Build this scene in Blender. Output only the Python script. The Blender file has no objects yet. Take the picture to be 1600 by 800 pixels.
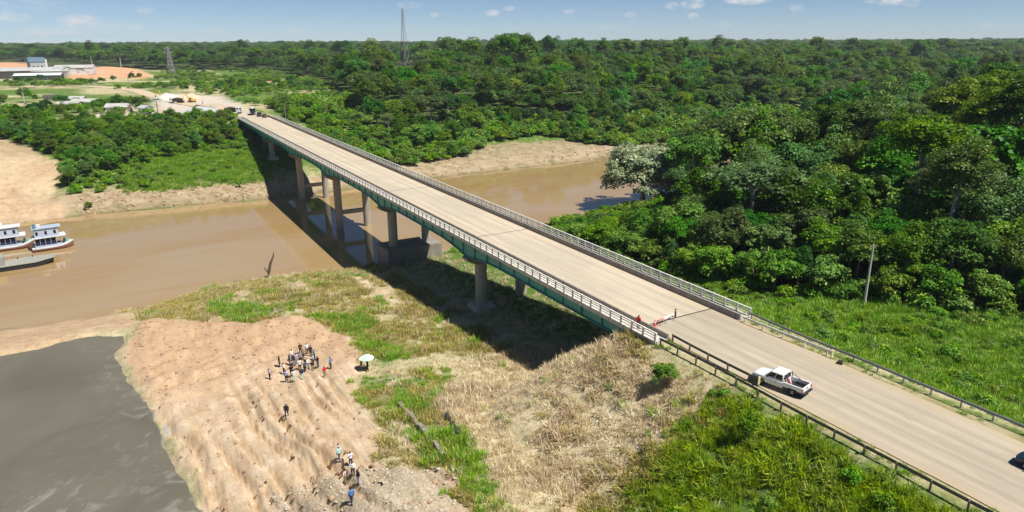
import bpy, bmesh, math, random
import numpy as np
from mathutils import Vector, Matrix
C = bpy.context.scene.collection
rad = math.radians
rng = np.random.default_rng(7)
random.seed(7)

# ------------------------------------------------------------------ camera geometry (world: X across the bridge, Y along it, Z up; water at 0)
CAM = np.array([0., 0., 51.]); FPX = 1080.; PITCH = math.atan(336 / 1080.); YAW = rad(29.645); ROLL = rad(0.35)
def pixel_ray(px, py):
    u, v = px - 800., 400. - py
    c, s = math.cos(ROLL), math.sin(ROLL)
    u, v = u * c + v * s, -u * s + v * c
    fw = FPX * math.cos(PITCH) + v * math.sin(PITCH); up = v * math.cos(PITCH) - FPX * math.sin(PITCH)
    D = np.array([math.sin(YAW), math.cos(YAW)]); R = np.array([math.cos(YAW), -math.sin(YAW)])
    h = R * u + D * fw
    return np.array([h[0], h[1], up])
def on_plane(px, py, z):
    r = pixel_ray(px, py); t = (z - CAM[2]) / r[2]
    return (r[0] * t, r[1] * t)

# ------------------------------------------------------------------ noise
def _h(ix, iy, seed):
    n = (ix.astype(np.int64) * 374761393 + iy.astype(np.int64) * 668265263 + seed * 1442695041) & 0x7fffffff
    n = ((n ^ (n >> 13)) * 1274126177) & 0x7fffffff
    return ((n ^ (n >> 16)) & 0xffff) / 65535.
def vnoise(x, y, seed=0):
    x = np.asarray(x, float); y = np.asarray(y, float)
    ix, iy = np.floor(x), np.floor(y); fx, fy = x - ix, y - iy
    fx, fy = fx * fx * (3 - 2 * fx), fy * fy * (3 - 2 * fy)
    a, b, c, d = _h(ix, iy, seed), _h(ix + 1, iy, seed), _h(ix, iy + 1, seed), _h(ix + 1, iy + 1, seed)
    return (a + (b - a) * fx) * (1 - fy) + (c + (d - c) * fx) * fy
def fbm(x, y, s, seed=0, octv=4):
    t, a, n = 0., 1., 0.
    for k in range(octv):
        t = t + a * (vnoise(x / s, y / s, seed + k * 17) - .5); n += a; a *= .5; s *= .5
    return t / n * 2
def sstep(a, b, x):
    t = np.clip((x - a) / (b - a), 0, 1); return t * t * (3 - 2 * t)

# ------------------------------------------------------------------ terrain height
def y_near(x): return np.interp(x, [-900, -60, 0, 13, 27, 42, 60, 80, 110, 137, 220, 350, 600, 2500], [150, 152, 150, 157, 157.5, 151.5, 151, 153, 160, 166, 186, 236, 330, 900])
def y_far(x): return np.interp(x, [-900, -60, -17, 9, 41, 108, 182, 226, 354, 600, 2500], [246, 247, 248, 246, 241, 246, 248, 260, 276, 352, 925])
def z_base(x, y):
    x = np.asarray(x, float); y = np.asarray(y, float)
    w = fbm(x, y, 9, 3, 3) * 2.2
    dn = y_near(x) - y + w; df = y - y_far(x) + w
    left = np.interp(dn, [-30, -3, 0, 6, 20, 35, 60, 92, 110], [-3, -1, 0, 1.5, 4.2, 5.6, 6.8, 9.3, 10.5])
    mid = np.interp(dn, [-30, -3, 0, 3, 14, 40, 62, 92, 110], [-3, -1, 0, 1.6, 3.2, 5.2, 6.2, 9.3, 10.5])
    right = np.interp(dn, [-30, -3, 0, 4, 12, 50, 80, 110, 150], [-3, -1, 0, 2.0, 4.5, 8.5, 11.5, 13.5, 15])
    near = left + (mid - left) * sstep(22, 40, x); near = near + (right - near) * sstep(46, 72, x)
    f1 = np.interp(df, [-30, -3, 0, 4, 14, 45, 90, 140, 600, 2000, 5000], [-3, -1, 0, 2, 4.5, 9.5, 15, 17.3, 18, 23, 30])
    f2 = np.interp(df, [-30, -3, 0, 5, 34, 55, 100, 160, 600, 2000, 5000], [-3, -1, 0, 1.5, 5.5, 10, 15, 17.3, 18, 24, 31])
    far = f1 + (f2 - f1) * sstep(70, 105, x)
    # sandy spur on the far bank
    z = np.maximum(near, far)
    far_amt = sstep(300, 900, np.hypot(x, y))
    z = z + fbm(x, y, 4.5, 11, 3) * .22 * (1 - far_amt) * sstep(-.5, 1.5, z) + fbm(x, y, 160, 5, 3) * 3. * far_amt
    # embankments
    def emb(z, x0, x1, y0, y1, top, sl, sr, sy):
        dx = np.where(x < x0, (x0 - x) * sl, np.where(x > x1, (x - x1) * sr, 0)); dy = np.where(y > y1, (y - y1) * sy, np.where(y < y0, (y0 - y) * sy, 0))
        e = top - np.hypot(dx, dy) + fbm(x, y, 5, 21, 3) * .5 * sstep(.5, 3, dx + dy)
        return np.maximum(z, e)
    z = emb(z, 48.4, 64.0, -400, 57.5, 18.93, .56, .33, .75)
    z = emb(z, 47.0, 65.0, 329, 420, 18.93, .5, .5, .7)
    return z
ZP = 6.6   # level of the grey mud pond
def poly_px(pts, z=None):
    return np.array([at0(*p) for p in pts]) if z is None else np.array([on_plane(p[0], p[1], z) for p in pts])
def at0(px, py, zf=None):
    zf = zf or z_base; z = 8.
    for _ in range(26):
        x, y = on_plane(px, py, min(z, 40)); zn = float(zf(x, y)); z += (max(zn, 0) - z) * .55
    return (x, y)
def sdist(x, y, poly):
    """signed distance to a polygon, positive inside"""
    x = np.asarray(x, float); y = np.asarray(y, float)
    d = np.full(x.shape, 1e18); ins = np.zeros(x.shape, bool)
    n = len(poly)
    for i in range(n):
        ax, ay = poly[i]; bx, by = poly[(i + 1) % n]
        ex, ey = bx - ax, by - ay; L = ex * ex + ey * ey + 1e-12
        t = np.clip(((x - ax) * ex + (y - ay) * ey) / L, 0, 1)
        d = np.minimum(d, (x - ax - t * ex) ** 2 + (y - ay - t * ey) ** 2)
        if abs(by - ay) > 1e-9:
            c = ((ay > y) != (by > y)) & (x < ex * (y - ay) / ey + ax)
            ins ^= c
    d = np.sqrt(d)
    return np.where(ins, d, -d)
def dline(x, y, pts):
    d = np.full(np.shape(x), 1e18)
    for (ax, ay), (bx, by) in zip(pts[:-1], pts[1:]):
        ex, ey = bx - ax, by - ay
        t = np.clip(((x - ax) * ex + (y - ay) * ey) / (ex * ex + ey * ey), 0, 1)
        d = np.minimum(d, (x - ax - t * ex) ** 2 + (y - ay - t * ey) ** 2)
    return np.sqrt(d)
POND = np.array([(-75., 112.)] + [on_plane(*p, ZP) for p in [(0, 553), (60, 541), (120, 527), (165, 521), (208, 520), (196, 545), (204, 572), (232, 620), (250, 650), (268, 682), (298, 735), (330, 802)]] + [(3., 44.), (-75., 40.)])
PX = {}
PX['dirt'] = [(213, 508), (245, 499), (300, 503), (350, 508), (400, 505), (450, 503), (510, 510), (545, 530), (568, 548), (565, 580), (558, 610), (570, 640), (590, 660), (610, 690), (590, 715), (640, 730), (700, 738), (715, 770), (745, 840), (325, 840), (296, 740), (262, 680), (228, 620), (196, 560)]
PX['stone'] = [(405, 840), (430, 775), (520, 745), (600, 722), (690, 733), (720, 770), (740, 840)]
PX['sand'] = [(-90, 525), (0, 518), (100, 500), (205, 488), (218, 510), (120, 530), (60, 548), (0, 558), (-90, 585)]
PX['green1'] = [(328, 465), (415, 458), (422, 488), (385, 510), (332, 502)]
PX['green2'] = [(478, 494), (560, 486), (606, 528), (640, 556), (600, 582), (572, 556), (545, 525)]
PX['green3'] = [(612, 618), (650, 608), (702, 668), (760, 738), (782, 795), (740, 795), (690, 722)]
PX['green4'] = [(555, 595), (620, 585), (720, 592), (650, 635), (600, 655), (566, 630)]
PX['lush'] = [(925, 840), (1000, 745), (1080, 655), (1118, 622), (1150, 603), (1300, 672), (1640, 850)]
PX['dry'] = [(760, 560), (830, 540), (905, 540), (1000, 560), (1085, 600), (1080, 630), (1000, 700), (900, 800), (760, 800), (720, 690), (680, 620)]
PX['spur'] = [(-120, 200), (0, 219), (60, 236), (112, 260), (92, 282), (92, 312), (135, 326), (100, 345), (-120, 360)]
PX['yard'] = [(232, 150), (270, 146), (350, 151), (388, 172), (384, 192), (330, 183), (300, 186), (255, 180)]
PX['orange'] = [(105, 117), (150, 108), (195, 108), (238, 119), (225, 125), (105, 126)]
PX['orange2'] = [(398, 124), (440, 118), (440, 127), (402, 130)]
PX['orange3'] = [(-60, 99), (52, 99), (52, 106), (-60, 107)]
PX['field'] = [(285, 130), (335, 126), (425, 127), (345, 150), (272, 145)]
PX['lawn'] = [(88, 146), (238, 151), (235, 160), (170, 158), (88, 156)]
PX['lane'] = [(150, 178), (205, 172), (250, 182), (200, 186), (150, 190)]
PX['scrub'] = [(395, 150), (450, 118), (540, 140), (575, 185), (540, 215), (470, 185)]
PW = {}
def pond_sd(x, y): return sdist(x, y, POND) + fbm(x, y, 5, 33, 4) * 1.3 + fbm(x, y, 1.6, 34, 2) * .35
def z_pond(x, y):
    z = z_base(x, y); s = pond_sd(x, y)
    w = np.exp(-(np.minimum(s, 0) / 9.) ** 2)
    z = z + (ZP + .28 + np.maximum(z - ZP - .3, 0) * .35 - z) * w * sstep(-200, -199, s)
    return np.where(s > 0, np.minimum(z, ZP + .28 - .9 * sstep(0, 2.2, s)), z)
for k, v in PX.items(): PW[k] = np.array([at0(*p, z_pond) for p in v])
PATHS = [[at0(*p, z_pond) for p in [(1112, 612), (1060, 655), (1000, 700), (950, 745), (895, 792), (860, 830)]], [at0(*p, z_pond) for p in [(812, 540), (740, 562), (660, 584), (600, 602)]]]
def mk(name, x, y, feather=1.5, warp=1.2, scale=3., seed=40):
    return sstep(-feather, feather, sdist(x, y, PW[name]) + fbm(x, y, scale, seed, 3) * warp)
def z_terrain(x, y):
    x = np.asarray(x, float); y = np.asarray(y, float)
    z = z_pond(x, y)
    dirt = mk('dirt', x, y, 2.0, .6)
    xr = x + fbm(x, y, 22, 60, 3) * 2.6 + fbm(x, y * .3, 3, 67, 2) * .35 + (y - 80) * .14
    rut = (-np.exp(-((np.mod(xr, 2.7) - 1.35) / .34) ** 2) * 1.25 - np.exp(-((np.mod(xr * 1.37 + .7, 2.3) - 1.15) / .26) ** 2) * .75 * (vnoise(xr * .5, y / 14., 68) > .45) + np.exp(-((np.mod(xr + .9, 2.7) - 1.35) / .5) ** 2) * .4) * sstep(95, 80, y) * sstep(.25, .5, vnoise(xr * .37, y / 22., 61)) - np.abs(fbm(x, y * .45, 3.6, 62, 4)) * .4 + fbm(x, y, 9, 64, 3) * .5 + fbm(x, y, 1.3, 66, 2) * .14 + sstep(84, 96, y) * np.abs(fbm(x, y, 4.2, 65, 4)) * 1.2
    p = PW['dirt']; m0 = at0(440, 520, z_pond)
    z = z + dirt * (rut + .35) + 1.1 * np.exp(-(((x - m0[0]) / 9) ** 2 + ((y - m0[1] - 2) / 6) ** 2)) * dirt
    spur = mk('spur', x, y, 6, 2)
    z = z + spur * (fbm(x, y, 22, 70, 4) * 2.0 - np.abs(fbm(x + y * .3, y * .5, 9, 72, 4)) * 2.2 + .5)
    z = z + mk('orange', x, y, 12, 4) * 5 * vnoise(x / 30, y / 30, 71)
    return z
GRID = {}
def gz(x, y):
    """terrain height read back from the ground mesh"""
    gx_, gy_, Z = GRID['x'], GRID['y'], GRID['z']
    i = int(np.clip(np.searchsorted(gx_, x) - 1, 0, len(gx_) - 2)); j = int(np.clip(np.searchsorted(gy_, y) - 1, 0, len(gy_) - 2))
    u = (x - gx_[i]) / (gx_[i + 1] - gx_[i]); v = (y - gy_[j]) / (gy_[j + 1] - gy_[j])
    return float((Z[j, i] * (1 - u) + Z[j, i + 1] * u) * (1 - v) + (Z[j + 1, i] * (1 - u) + Z[j + 1, i + 1] * u) * v)
def at(px, py):
    x, y = at0(px, py, gz); return Vector((x, y, gz(x, y)))

# ------------------------------------------------------------------ materials
class NT:
    def __init__(s, name):
        s.m = bpy.data.materials.new(name); s.m.use_nodes = True; s.t = s.m.node_tree; s.n = s.t.nodes; s.n.clear()
        s.out = s.n.new('ShaderNodeOutputMaterial'); s.b = s.n.new('ShaderNodeBsdfPrincipled'); s.t.links.new(s.b.outputs[0], s.out.inputs[0])
    def link(s, a, b): s.t.links.new(a, b)
    def set(s, sock, v):
        if hasattr(v, 'is_linked') or isinstance(v, bpy.types.NodeSocket): s.link(v, sock)
        elif isinstance(v, (tuple, list)) and len(v) == 3 and sock.type == 'RGBA': sock.default_value = (*v, 1)
        else: sock.default_value = v
    def node(s, typ, **kw):
        n = s.n.new(typ)
        for k, v in kw.items(): setattr(n, k, v)
        return n
    def coord(s, which='Object'): return s.node('ShaderNodeTexCoord').outputs[which]
    def pos(s): return s.node('ShaderNodeNewGeometry').outputs['Position']
    def map(s, v, scale=(1, 1, 1), rot=(0, 0, 0)):
        n = s.node('ShaderNodeMapping'); s.link(v, n.inputs[0]); n.inputs['Scale'].default_value = scale; n.inputs['Rotation'].default_value = rot; return n.outputs[0]
    def noise(s, v, scale, detail=5, rough=.6, dist=0):
        n = s.node('ShaderNodeTexNoise'); s.link(v, n.inputs['Vector']); n.inputs['Scale'].default_value = scale; n.inputs['Detail'].default_value = detail
        n.inputs['Roughness'].default_value = rough; n.inputs['Distortion'].default_value = dist; return n.outputs['Fac']
    def voro(s, v, scale, feature='F1', out='Distance'):
        n = s.node('ShaderNodeTexVoronoi', feature=feature); s.link(v, n.inputs['Vector']); n.inputs['Scale'].default_value = scale; return n.outputs[out]
    def ramp(s, f, stops):
        n = s.node('ShaderNodeValToRGB'); s.link(f, n.inputs[0]); e = n.color_ramp.elements
        while len(e) < len(stops): e.new(.5)
        for q, (p, c) in zip(e, stops):
            q.position = p; q.color = (*c, 1) if isinstance(c, tuple) else (c, c, c, 1)
        return n.outputs[0]
    def mix(s, f, a, b, mode='MIX'):
        n = s.node('ShaderNodeMix', data_type='RGBA', blend_type=mode); s.set(n.inputs[0], f); s.set(n.inputs[6], a); s.set(n.inputs[7], b); return n.outputs[2]
    def math(s, op, a, b=0., clamp=False):
        n = s.node('ShaderNodeMath', operation=op, use_clamp=clamp); s.set(n.inputs[0], a); s.set(n.inputs[1], b); return n.outputs[0]
    def attr(s, name, typ='GEOMETRY'):
        n = s.node('ShaderNodeAttribute', attribute_name=name, attribute_type=typ); return n.outputs['Fac']
    def bump(s, h, strength=.5, dist=.1):
        n = s.node('ShaderNodeBump'); s.link(h, n.inputs['Height']); n.inputs['Strength'].default_value = strength; n.inputs['Distance'].default_value = dist
        s.link(n.outputs[0], s.b.inputs['Normal'])
    def fin(s, col=None, rough=.8, spec=.3, metal=0., **kw):
        if col is not None: s.set(s.b.inputs['Base Color'], col)
        s.set(s.b.inputs['Roughness'], rough); s.b.inputs['Specular IOR Level'].default_value = spec; s.b.inputs['Metallic'].default_value = metal
        return s.m
M = {}
def plain(name, col, rough=.6, spec=.3, metal=0., var=.25, scale=3.):
    k = NT(name); f = k.noise(k.coord(), scale, 4)
    c = k.mix(f, tuple(max(0, v * (1 - var)) for v in col), tuple(min(1, v * (1 + var)) for v in col))
    M[name] = k.fin(c, rough, spec, metal); return M[name]
def concrete(name, col, scale=1., var=.3):
    k = NT(name); v = k.pos(); a = k.noise(v, .35 * scale, 6); b = k.noise(k.map(v, (1, 1, .12)), 1.7 * scale, 6, .7); d = k.noise(v, 14 * scale, 3)
    c = k.mix(a, tuple(x * (1 - var) for x in col), tuple(x * (1 + var * .6) for x in col))
    c = k.mix(k.math('MULTIPLY', k.ramp(b, [(.46, 0.), (.66, 1.)]), .65), c, tuple(x * .45 for x in col)); k.bump(d, .3, .02)
    M[name] = k.fin(c, .85, .25); return M[name]
concrete('concrete', (.42, .38, .32)); concrete('pale_concrete', (.60, .57, .51)); concrete('dark_concrete', (.30, .27, .23)); concrete('rail_paint', (.76, .73, .66), 1.5, .15)
plain('teal_steel', (.06, .30, .27), .45, .4, 0, .35, .8); plain('dark_steel', (.05, .048, .045), .5, .4, 0, .4); plain('galvanised', (.33, .34, .33), .45, .5, .5, .25); plain('weathered_rail', (.16, .145, .12), .6, .4, .2, .4, 1.)
plain('white_paint', (.78, .78, .77), .3, .5, 0, .05); plain('boat_white', (.62, .63, .63), .5, .4, 0, .3, 1.2); plain('pale_metal', (.62, .63, .64), .45, .5, 0, .12, .6); plain('blue_white', (.40, .47, .57), .4, .5, 0, .25, .6)
plain('glass_dark', (.012, .015, .02), .08, .6, 0, .1); plain('rubber', (.02, .02, .021), .8, .2, 0, .2); plain('black_plastic', (.02, .02, .022), .5, .4, 0, .2)
plain('chrome', (.6, .6, .62), .2, .6, .9, .05); plain('red_lamp', (.45, .02, .02), .3, .5, 0, .1); plain('headlamp', (.75, .77, .8), .15, .6, 0, .05); plain('navy_paint', (.010, .022, .042), .22, .6, 0, .1)
plain('yellow_paint', (.66, .60, .32), .5, .4, 0, .15); plain('machine_yellow', (.62, .38, .05), .5, .4, 0, .2); plain('red_cloth', (.55, .04, .06), .8, .2, 0, .2); plain('pink_red', (.62, .10, .10), .6, .3, 0, .15)
plain('pale_red', (.62, .25, .22), .7, .3, 0, .2); plain('wood', (.16, .12, .085), .9, .2, 0, .4); plain('dead_wood', (.10, .075, .055), .9, .2, 0, .4); plain('rust_hull', (.22, .10, .07), .7, .3, 0, .3); plain('deck_grey', (.30, .30, .26), .7, .3, 0, .3)
plain('roof_zinc', (.45, .45, .43), .5, .4, 0, .45, .25); plain('roof_dark', (.07, .065, .06), .7, .3, 0, .3); plain('wall_cream', (.62, .54, .42), .8, .3, 0, .15); plain('wall_grey', (.40, .40, .40), .8, .3, 0, .2); plain('blue_tank', (.16, .25, .33), .5, .4, 0, .2)
plain('umbrella_white', (.78, .86, .80), .7, .3, 0, .05); plain('umbrella_green', (.42, .75, .48), .7, .3, 0, .08); plain('skin', (.26, .13, .075), .6, .3, 0, .15); plain('skin_light', (.42, .24, .16), .6, .3, 0, .12); plain('hair_black', (.012, .01, .009), .6, .3, 0, .2)
plain('brown_dirt', (.14, .085, .055), .9, .2, 0, .3)
plain('clod', (.40, .265, .165), .95, .1, 0, .45, .7); plain('stone_grey', (.46, .40, .31), .9, .15, 0, .45, 1.5); plain('stone_tan', (.38, .275, .185), .95, .1, 0, .4, .6)
for nm, col in dict(cloth_white=(.74, .74, .74), cloth_lilac=(.42, .40, .58), cloth_navy=(.025, .03, .07), cloth_black=(.018, .018, .022), cloth_grey=(.28, .28, .30), cloth_blue=(.10, .20, .48), cloth_teal=(.12, .38, .40), cloth_red=(.58, .03, .03), cloth_beige=(.55, .44, .33), cloth_denim=(.06, .09, .17), cloth_mint=(.45, .70, .64), cloth_brown=(.11, .06, .04), cloth_pink=(.66, .42, .40), cloth_skyblue=(.36, .52, .68), cloth_khaki=(.28, .24, .15)).items(): plain(nm, col, .85, .2, 0, .15, 9.)

def leaf_mat(name, c1, c2, c3, rnd=.5, trans=.27, rough=.5):
    k = NT(name); r = k.node('ShaderNodeObjectInfo').outputs['Random']; t = k.attr('tint')
    c = k.mix(t, c1, c2); c = k.mix(k.ramp(t, [(.80, 0.), (.97, 1.)]), c, c3)
    hs = k.node('ShaderNodeHueSaturation'); k.link(c, hs.inputs['Color'])
    k.link(k.math('ADD', k.math('MULTIPLY', r, .065 * rnd), .5 - .055 * rnd), hs.inputs['Hue'])
    r2 = k.math('FRACT', k.math('MULTIPLY', r, 7.31)); r3 = k.math('FRACT', k.math('MULTIPLY', r, 17.7))
    k.link(k.math('ADD', k.math('MULTIPLY', r2, .9 * rnd), 1 - .45 * rnd), hs.inputs['Value']); k.link(k.math('ADD', k.math('MULTIPLY', r3, .4 * rnd), 1 - .2 * rnd), hs.inputs['Saturation'])
    c = hs.outputs[0]
    k.fin(c, rough, .25)
    tr = k.node('ShaderNodeBsdfTranslucent'); k.link(c, tr.inputs[0]); mx = k.node('ShaderNodeMixShader'); mx.inputs[0].default_value = trans
    k.link(k.b.outputs[0], mx.inputs[1]); k.link(tr.outputs[0], mx.inputs[2]); k.link(mx.outputs[0], k.out.inputs[0]); M[name] = k.m
leaf_mat('leaf', (0.026, 0.115, 0.007), (0.090, 0.286, 0.014), (0.232, 0.413, 0.042), 0.91)
leaf_mat('leaf_olive', (0.043, 0.117, 0.006), (0.129, 0.274, 0.014), (0.280, 0.403, 0.050), 0.78)
leaf_mat('leaf_deep', (0.016, 0.087, 0.010), (0.055, 0.205, 0.019), (0.147, 0.330, 0.045), 0.78)
leaf_mat('leaf_grey', (0.047, 0.100, 0.026), (0.116, 0.220, 0.057), (0.233, 0.356, 0.114), 0.65)
leaf_mat('leaf_pale', (0.196, 0.275, 0.121), (0.425, 0.495, 0.286), (0.782, 0.748, 0.550), .1)
leaf_mat('leaf_palm', (0.037, 0.103, 0.019), (0.094, 0.193, 0.037), (0.188, 0.275, 0.075), .4, .2, .35)
leaf_mat('grass_green', (0.126, 0.291, 0.016), (0.260, 0.496, 0.037), (0.480, 0.595, 0.111), .4)
leaf_mat('grass_lush', (0.149, 0.289, 0.008), (0.347, 0.519, 0.014), (0.544, 0.578, 0.064), .5)
leaf_mat('grass_dry', (0.409, 0.315, 0.163), (0.898, 0.750, 0.490), (0.900, 0.900, 0.680), .3, .3, .7)
leaf_mat('grass_olive', (0.261, 0.255, 0.052), (0.522, 0.459, 0.130), (0.797, 0.633, 0.286), .45, .25, .6)
leaf_mat('bush_leaf', (0.050, 0.164, 0.009), (0.155, 0.353, 0.021), (0.333, 0.446, 0.045), .6)
k = NT('bark'); v = k.coord(); M['bark'] = k.fin(k.ramp(k.noise(k.map(v, (4, 4, .6)), 2, 5), [(.3, (.09, .07, .05)), (.7, (.30, .26, .21))]), .9, .2)
k = NT('bark_pale'); v = k.coord(); M['bark_pale'] = k.fin(k.ramp(k.noise(k.map(v, (4, 4, .6)), 2, 5), [(.3, (.22, .19, .15)), (.7, (.52, .48, .40))]), .9, .2)

# terrain
k = NT('terrain'); v = k.pos()
n1, n2, n3, n4 = k.noise(v, .08, 6), k.noise(v, .45, 6, .65), k.noise(v, 2.6, 5, .7), k.noise(v, 7, 4, .7)
g = k.ramp(n3, [(.25, (.035, .075, .010)), (.55, (.10, .18, .025)), (.8, (.20, .26, .06))])
dryc = k.ramp(n3, [(.22, (.26, .205, .11)), (.5, (.56, .465, .29)), (.8, (.72, .63, .43))])
dry_fac = k.math('ADD', k.attr('dry'), k.math('MULTIPLY', k.math('SUBTRACT', n2, .5), 1.7), True)
col = k.mix(dry_fac, g, dryc)
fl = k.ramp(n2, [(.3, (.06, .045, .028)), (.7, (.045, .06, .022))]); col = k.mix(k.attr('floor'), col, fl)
streak = k.noise(k.map(v, (1.3, .09, 1), (0, 0, rad(8))), 1., 6, .65, .4)
dirt = k.ramp(k.math('ADD', k.math('MULTIPLY', n2, .5), k.math('MULTIPLY', streak, .5)), [(.32, (.34, .215, .12)), (.47, (.50, .37, .235)), (.62, (.64, .52, .38))])
dirt = k.mix(k.ramp(n4, [(.54, 0.), (.68, .75)]), dirt, (.27, .165, .095)); dirt = k.mix(k.ramp(k.noise(v, 1.1, 6, .7), [(.56, 0.), (.70, .6)]), dirt, (.72, .58, .44))
dirt = k.mix(k.math('MULTIPLY', k.attr('reddish'), k.ramp(n2, [(.3, .25), (.7, .8)])), dirt, k.ramp(n3, [(.3, (.35, .20, .10)), (.7, (.50, .315, .18))]))
st = k.ramp(k.math('ADD', k.math('MULTIPLY', k.noise(v, 3.2, 6, .75), .7), k.math('MULTIPLY', streak, .3)), [(.36, (.19, .15, .10)), (.5, (.40, .33, .23)), (.64, (.62, .54, .42))]); dirt = k.mix(k.attr('stone'), dirt, st)
col = k.mix(k.attr('dirt'), col, dirt)
sand = k.ramp(k.math('ADD', k.math('MULTIPLY', n3, .5), k.math('MULTIPLY', n2, .5)), [(.32, (.27, .175, .10)), (.5, (.47, .335, .205)), (.68, (.62, .475, .32))]); col = k.mix(k.attr('sand'), col, sand)
rock = k.ramp(k.voro(k.map(v, (1, 1, 2.2)), .42, out='Color'), [(.1, (.20, .135, .085)), (.5, (.37, .26, .175)), (.95, (.52, .40, .29))]); rock = k.mix(k.ramp(n2, [(.4, 0.), (.65, .8)]), rock, (.33, .24, .16))
col = k.mix(k.attr('rock'), col, rock)
org = k.ramp(n2, [(.3, (.50, .24, .12)), (.7, (.62, .40, .25))]); col = k.mix(k.attr('orange'), col, org)
yard = k.ramp(n2, [(.3, (.46, .39, .31)), (.7, (.58, .52, .44))]); col = k.mix(k.attr('yard'), col, yard)
wet = k.mix(k.attr('wet'), col, k.mix(.45, col, (.07, .045, .022)))
k.bump(k.math('ADD', k.math('MULTIPLY', n3, .5), n4), .55, .25)
M['terrain'] = k.fin(wet, .93, .15)
k = NT('river_water'); v = k.pos()
f = k.noise(k.map(v, (.018, .045, 1)), 1., 5, .6, .6)
c = k.ramp(f, [(.3, (.32, .20, .068)), (.55, (.34, .235, .115)), (.8, (.35, .265, .16))])
w1 = k.noise(k.map(v, (.5, .8, 1)), 1.2, 4); flow = k.noise(k.map(v, (.02, .16, 1), (0, 0, rad(4))), 1., 6, .65, 1.2); c = k.mix(k.ramp(flow, [(.45, 0.), (.75, .4)]), c, (.36, .285, .19)); w1 = k.math('MULTIPLY', w1, k.ramp(flow, [(.4, .2), (.65, 1.)])); k.bump(w1, .05, .15); M['river_water'] = k.fin(c, .035, .5); k.b.inputs['IOR'].default_value = 1.5
# mud pond
k = NT('pond_mud'); v = k.pos(); a = k.noise(k.map(v, (.08, .08, 1)), 1., 5, .55, .8); b_ = k.noise(v, .30, 7, .62, 1.6); d = k.attr('crust')
c = k.ramp(a, [(.25, (.105, .097, .072)), (.75, (.15, .139, .107))])
crust = k.math('MULTIPLY', k.ramp(b_, [(.54, 0.), (.66, 1.)]), k.math('ADD', d, -.02, True))
c = k.mix(k.math('MULTIPLY', crust, .55), c, (.36, .36, .31)); c = k.mix(k.ramp(d, [(.80, 0.), (1., .75)]), c, (.46, .45, .39))
k.bump(k.noise(v, 1.5, 5), .12, .1); M['pond_mud'] = k.fin(c, k.ramp(a, [(.3, .5), (.7, .7)]), .22)
# road surfaces
for rname, rk in (('road_concrete', 1.1), ('road_worn', .88)):
  k = NT(rname); v = k.pos(); s1 = k.noise(k.map(v, (1.1, .03, 1)), 1., 5); s2 = k.noise(v, .25, 6); s3 = k.noise(v, 5, 4); s4 = k.noise(k.map(v, (.25, .05, 1)), 1., 5, .6, 1)
  c = k.ramp(s1, [(.25, (.37, .305, .235)), (.55, (.47, .40, .32)), (.8, (.55, .48, .395))]); c = k.mix(k.ramp(s2, [(.45, 0.), (.75, .55)]), c, (.36, .32, .27))
  c = k.mix(k.ramp(s4, [(.58, 0.), (.7, .45)]), c, (.30, .275, .24)); c = k.mix(k.ramp(s3, [(.6, 0.), (.8, .35)]), c, (.56, .48, .38))
  sx = k.node('ShaderNodeSeparateXYZ'); k.link(v, sx.inputs[0])
  trk = None
  for xt in (52.6, 54.5, 57.2, 59.1):
      q_ = k.math('DIVIDE', k.math('SUBTRACT', sx.outputs['X'], k.math('ADD', xt - .35, k.math('MULTIPLY', s2, .7))), .42); q_ = k.math('SUBTRACT', 1., k.math('MULTIPLY', q_, q_), True); trk = q_ if trk is None else k.math('MAXIMUM', trk, q_)
  c = k.mix(k.math('MULTIPLY', trk, k.ramp(s4, [(.3, .55), (.7, .12)])), c, (.30, .26, .215))
  pt = k.voro(k.map(v, (.16, .055, 1)), 1., out='Color'); c = k.mix(k.ramp(pt, [(.78, 0.), (.80, .4)]), c, (.36, .315, .26))
  oil = k.ramp(k.noise(k.map(v, (.9, .35, 1)), 1.3, 5, .7), [(.64, 0.), (.74, .6)]); c = k.mix(oil, c, (.22, .195, .165))
  ed = k.math('ABSOLUTE', k.math('SUBTRACT', sx.outputs['X'], 55.8)); ed = k.math('ADD', ed, k.math('MULTIPLY', k.math('SUBTRACT', s2, .5), 3.))
  c = k.mix(k.ramp(k.math('MULTIPLY', ed, .1), [(.44, 0.), (.54, .6)]), c, (.47, .36, .24)); k.bump(s3, .15, .02); M[rname] = k.fin(k.mix(1., c, (rk, rk * 1.005, rk * .95), 'MULTIPLY'), .88, .2)

# ------------------------------------------------------------------ mesh helpers
def mesh_np(name, verts, faces, mat, attrs=None, smooth=False):
    """verts (N,3); faces (F,k) array"""
    me = bpy.data.meshes.new(name); verts = np.asarray(verts, np.float32); faces = np.asarray(faces, np.int32)
    me.vertices.add(len(verts)); me.vertices.foreach_set('co', verts.ravel())
    F, kk = faces.shape
    me.loops.add(F * kk); me.loops.foreach_set('vertex_index', faces.ravel())
    me.polygons.add(F); me.polygons.foreach_set('loop_start', np.arange(0, F * kk, kk, dtype=np.int32))
    if smooth: me.polygons.foreach_set('use_smooth', np.ones(F, bool))
    for nm, a in (attrs or {}).items():
        at_ = me.attributes.new(nm, 'FLOAT', 'POINT'); at_.data.foreach_set('value', np.asarray(a, np.float32))
    me.materials.append(mat); me.update(calc_edges=True); return me
def linkobj(name, me, parent=None):
    o = bpy.data.objects.new(name, me); C.objects.link(o)
    if parent is not None: o.parent = parent
    return o
def tag(o, label=None, cat=None, group=None, kind=None):
    if label: o['label'] = label
    if cat: o['category'] = cat
    if group: o['group'] = group
    if kind: o['kind'] = kind
    return o
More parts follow.
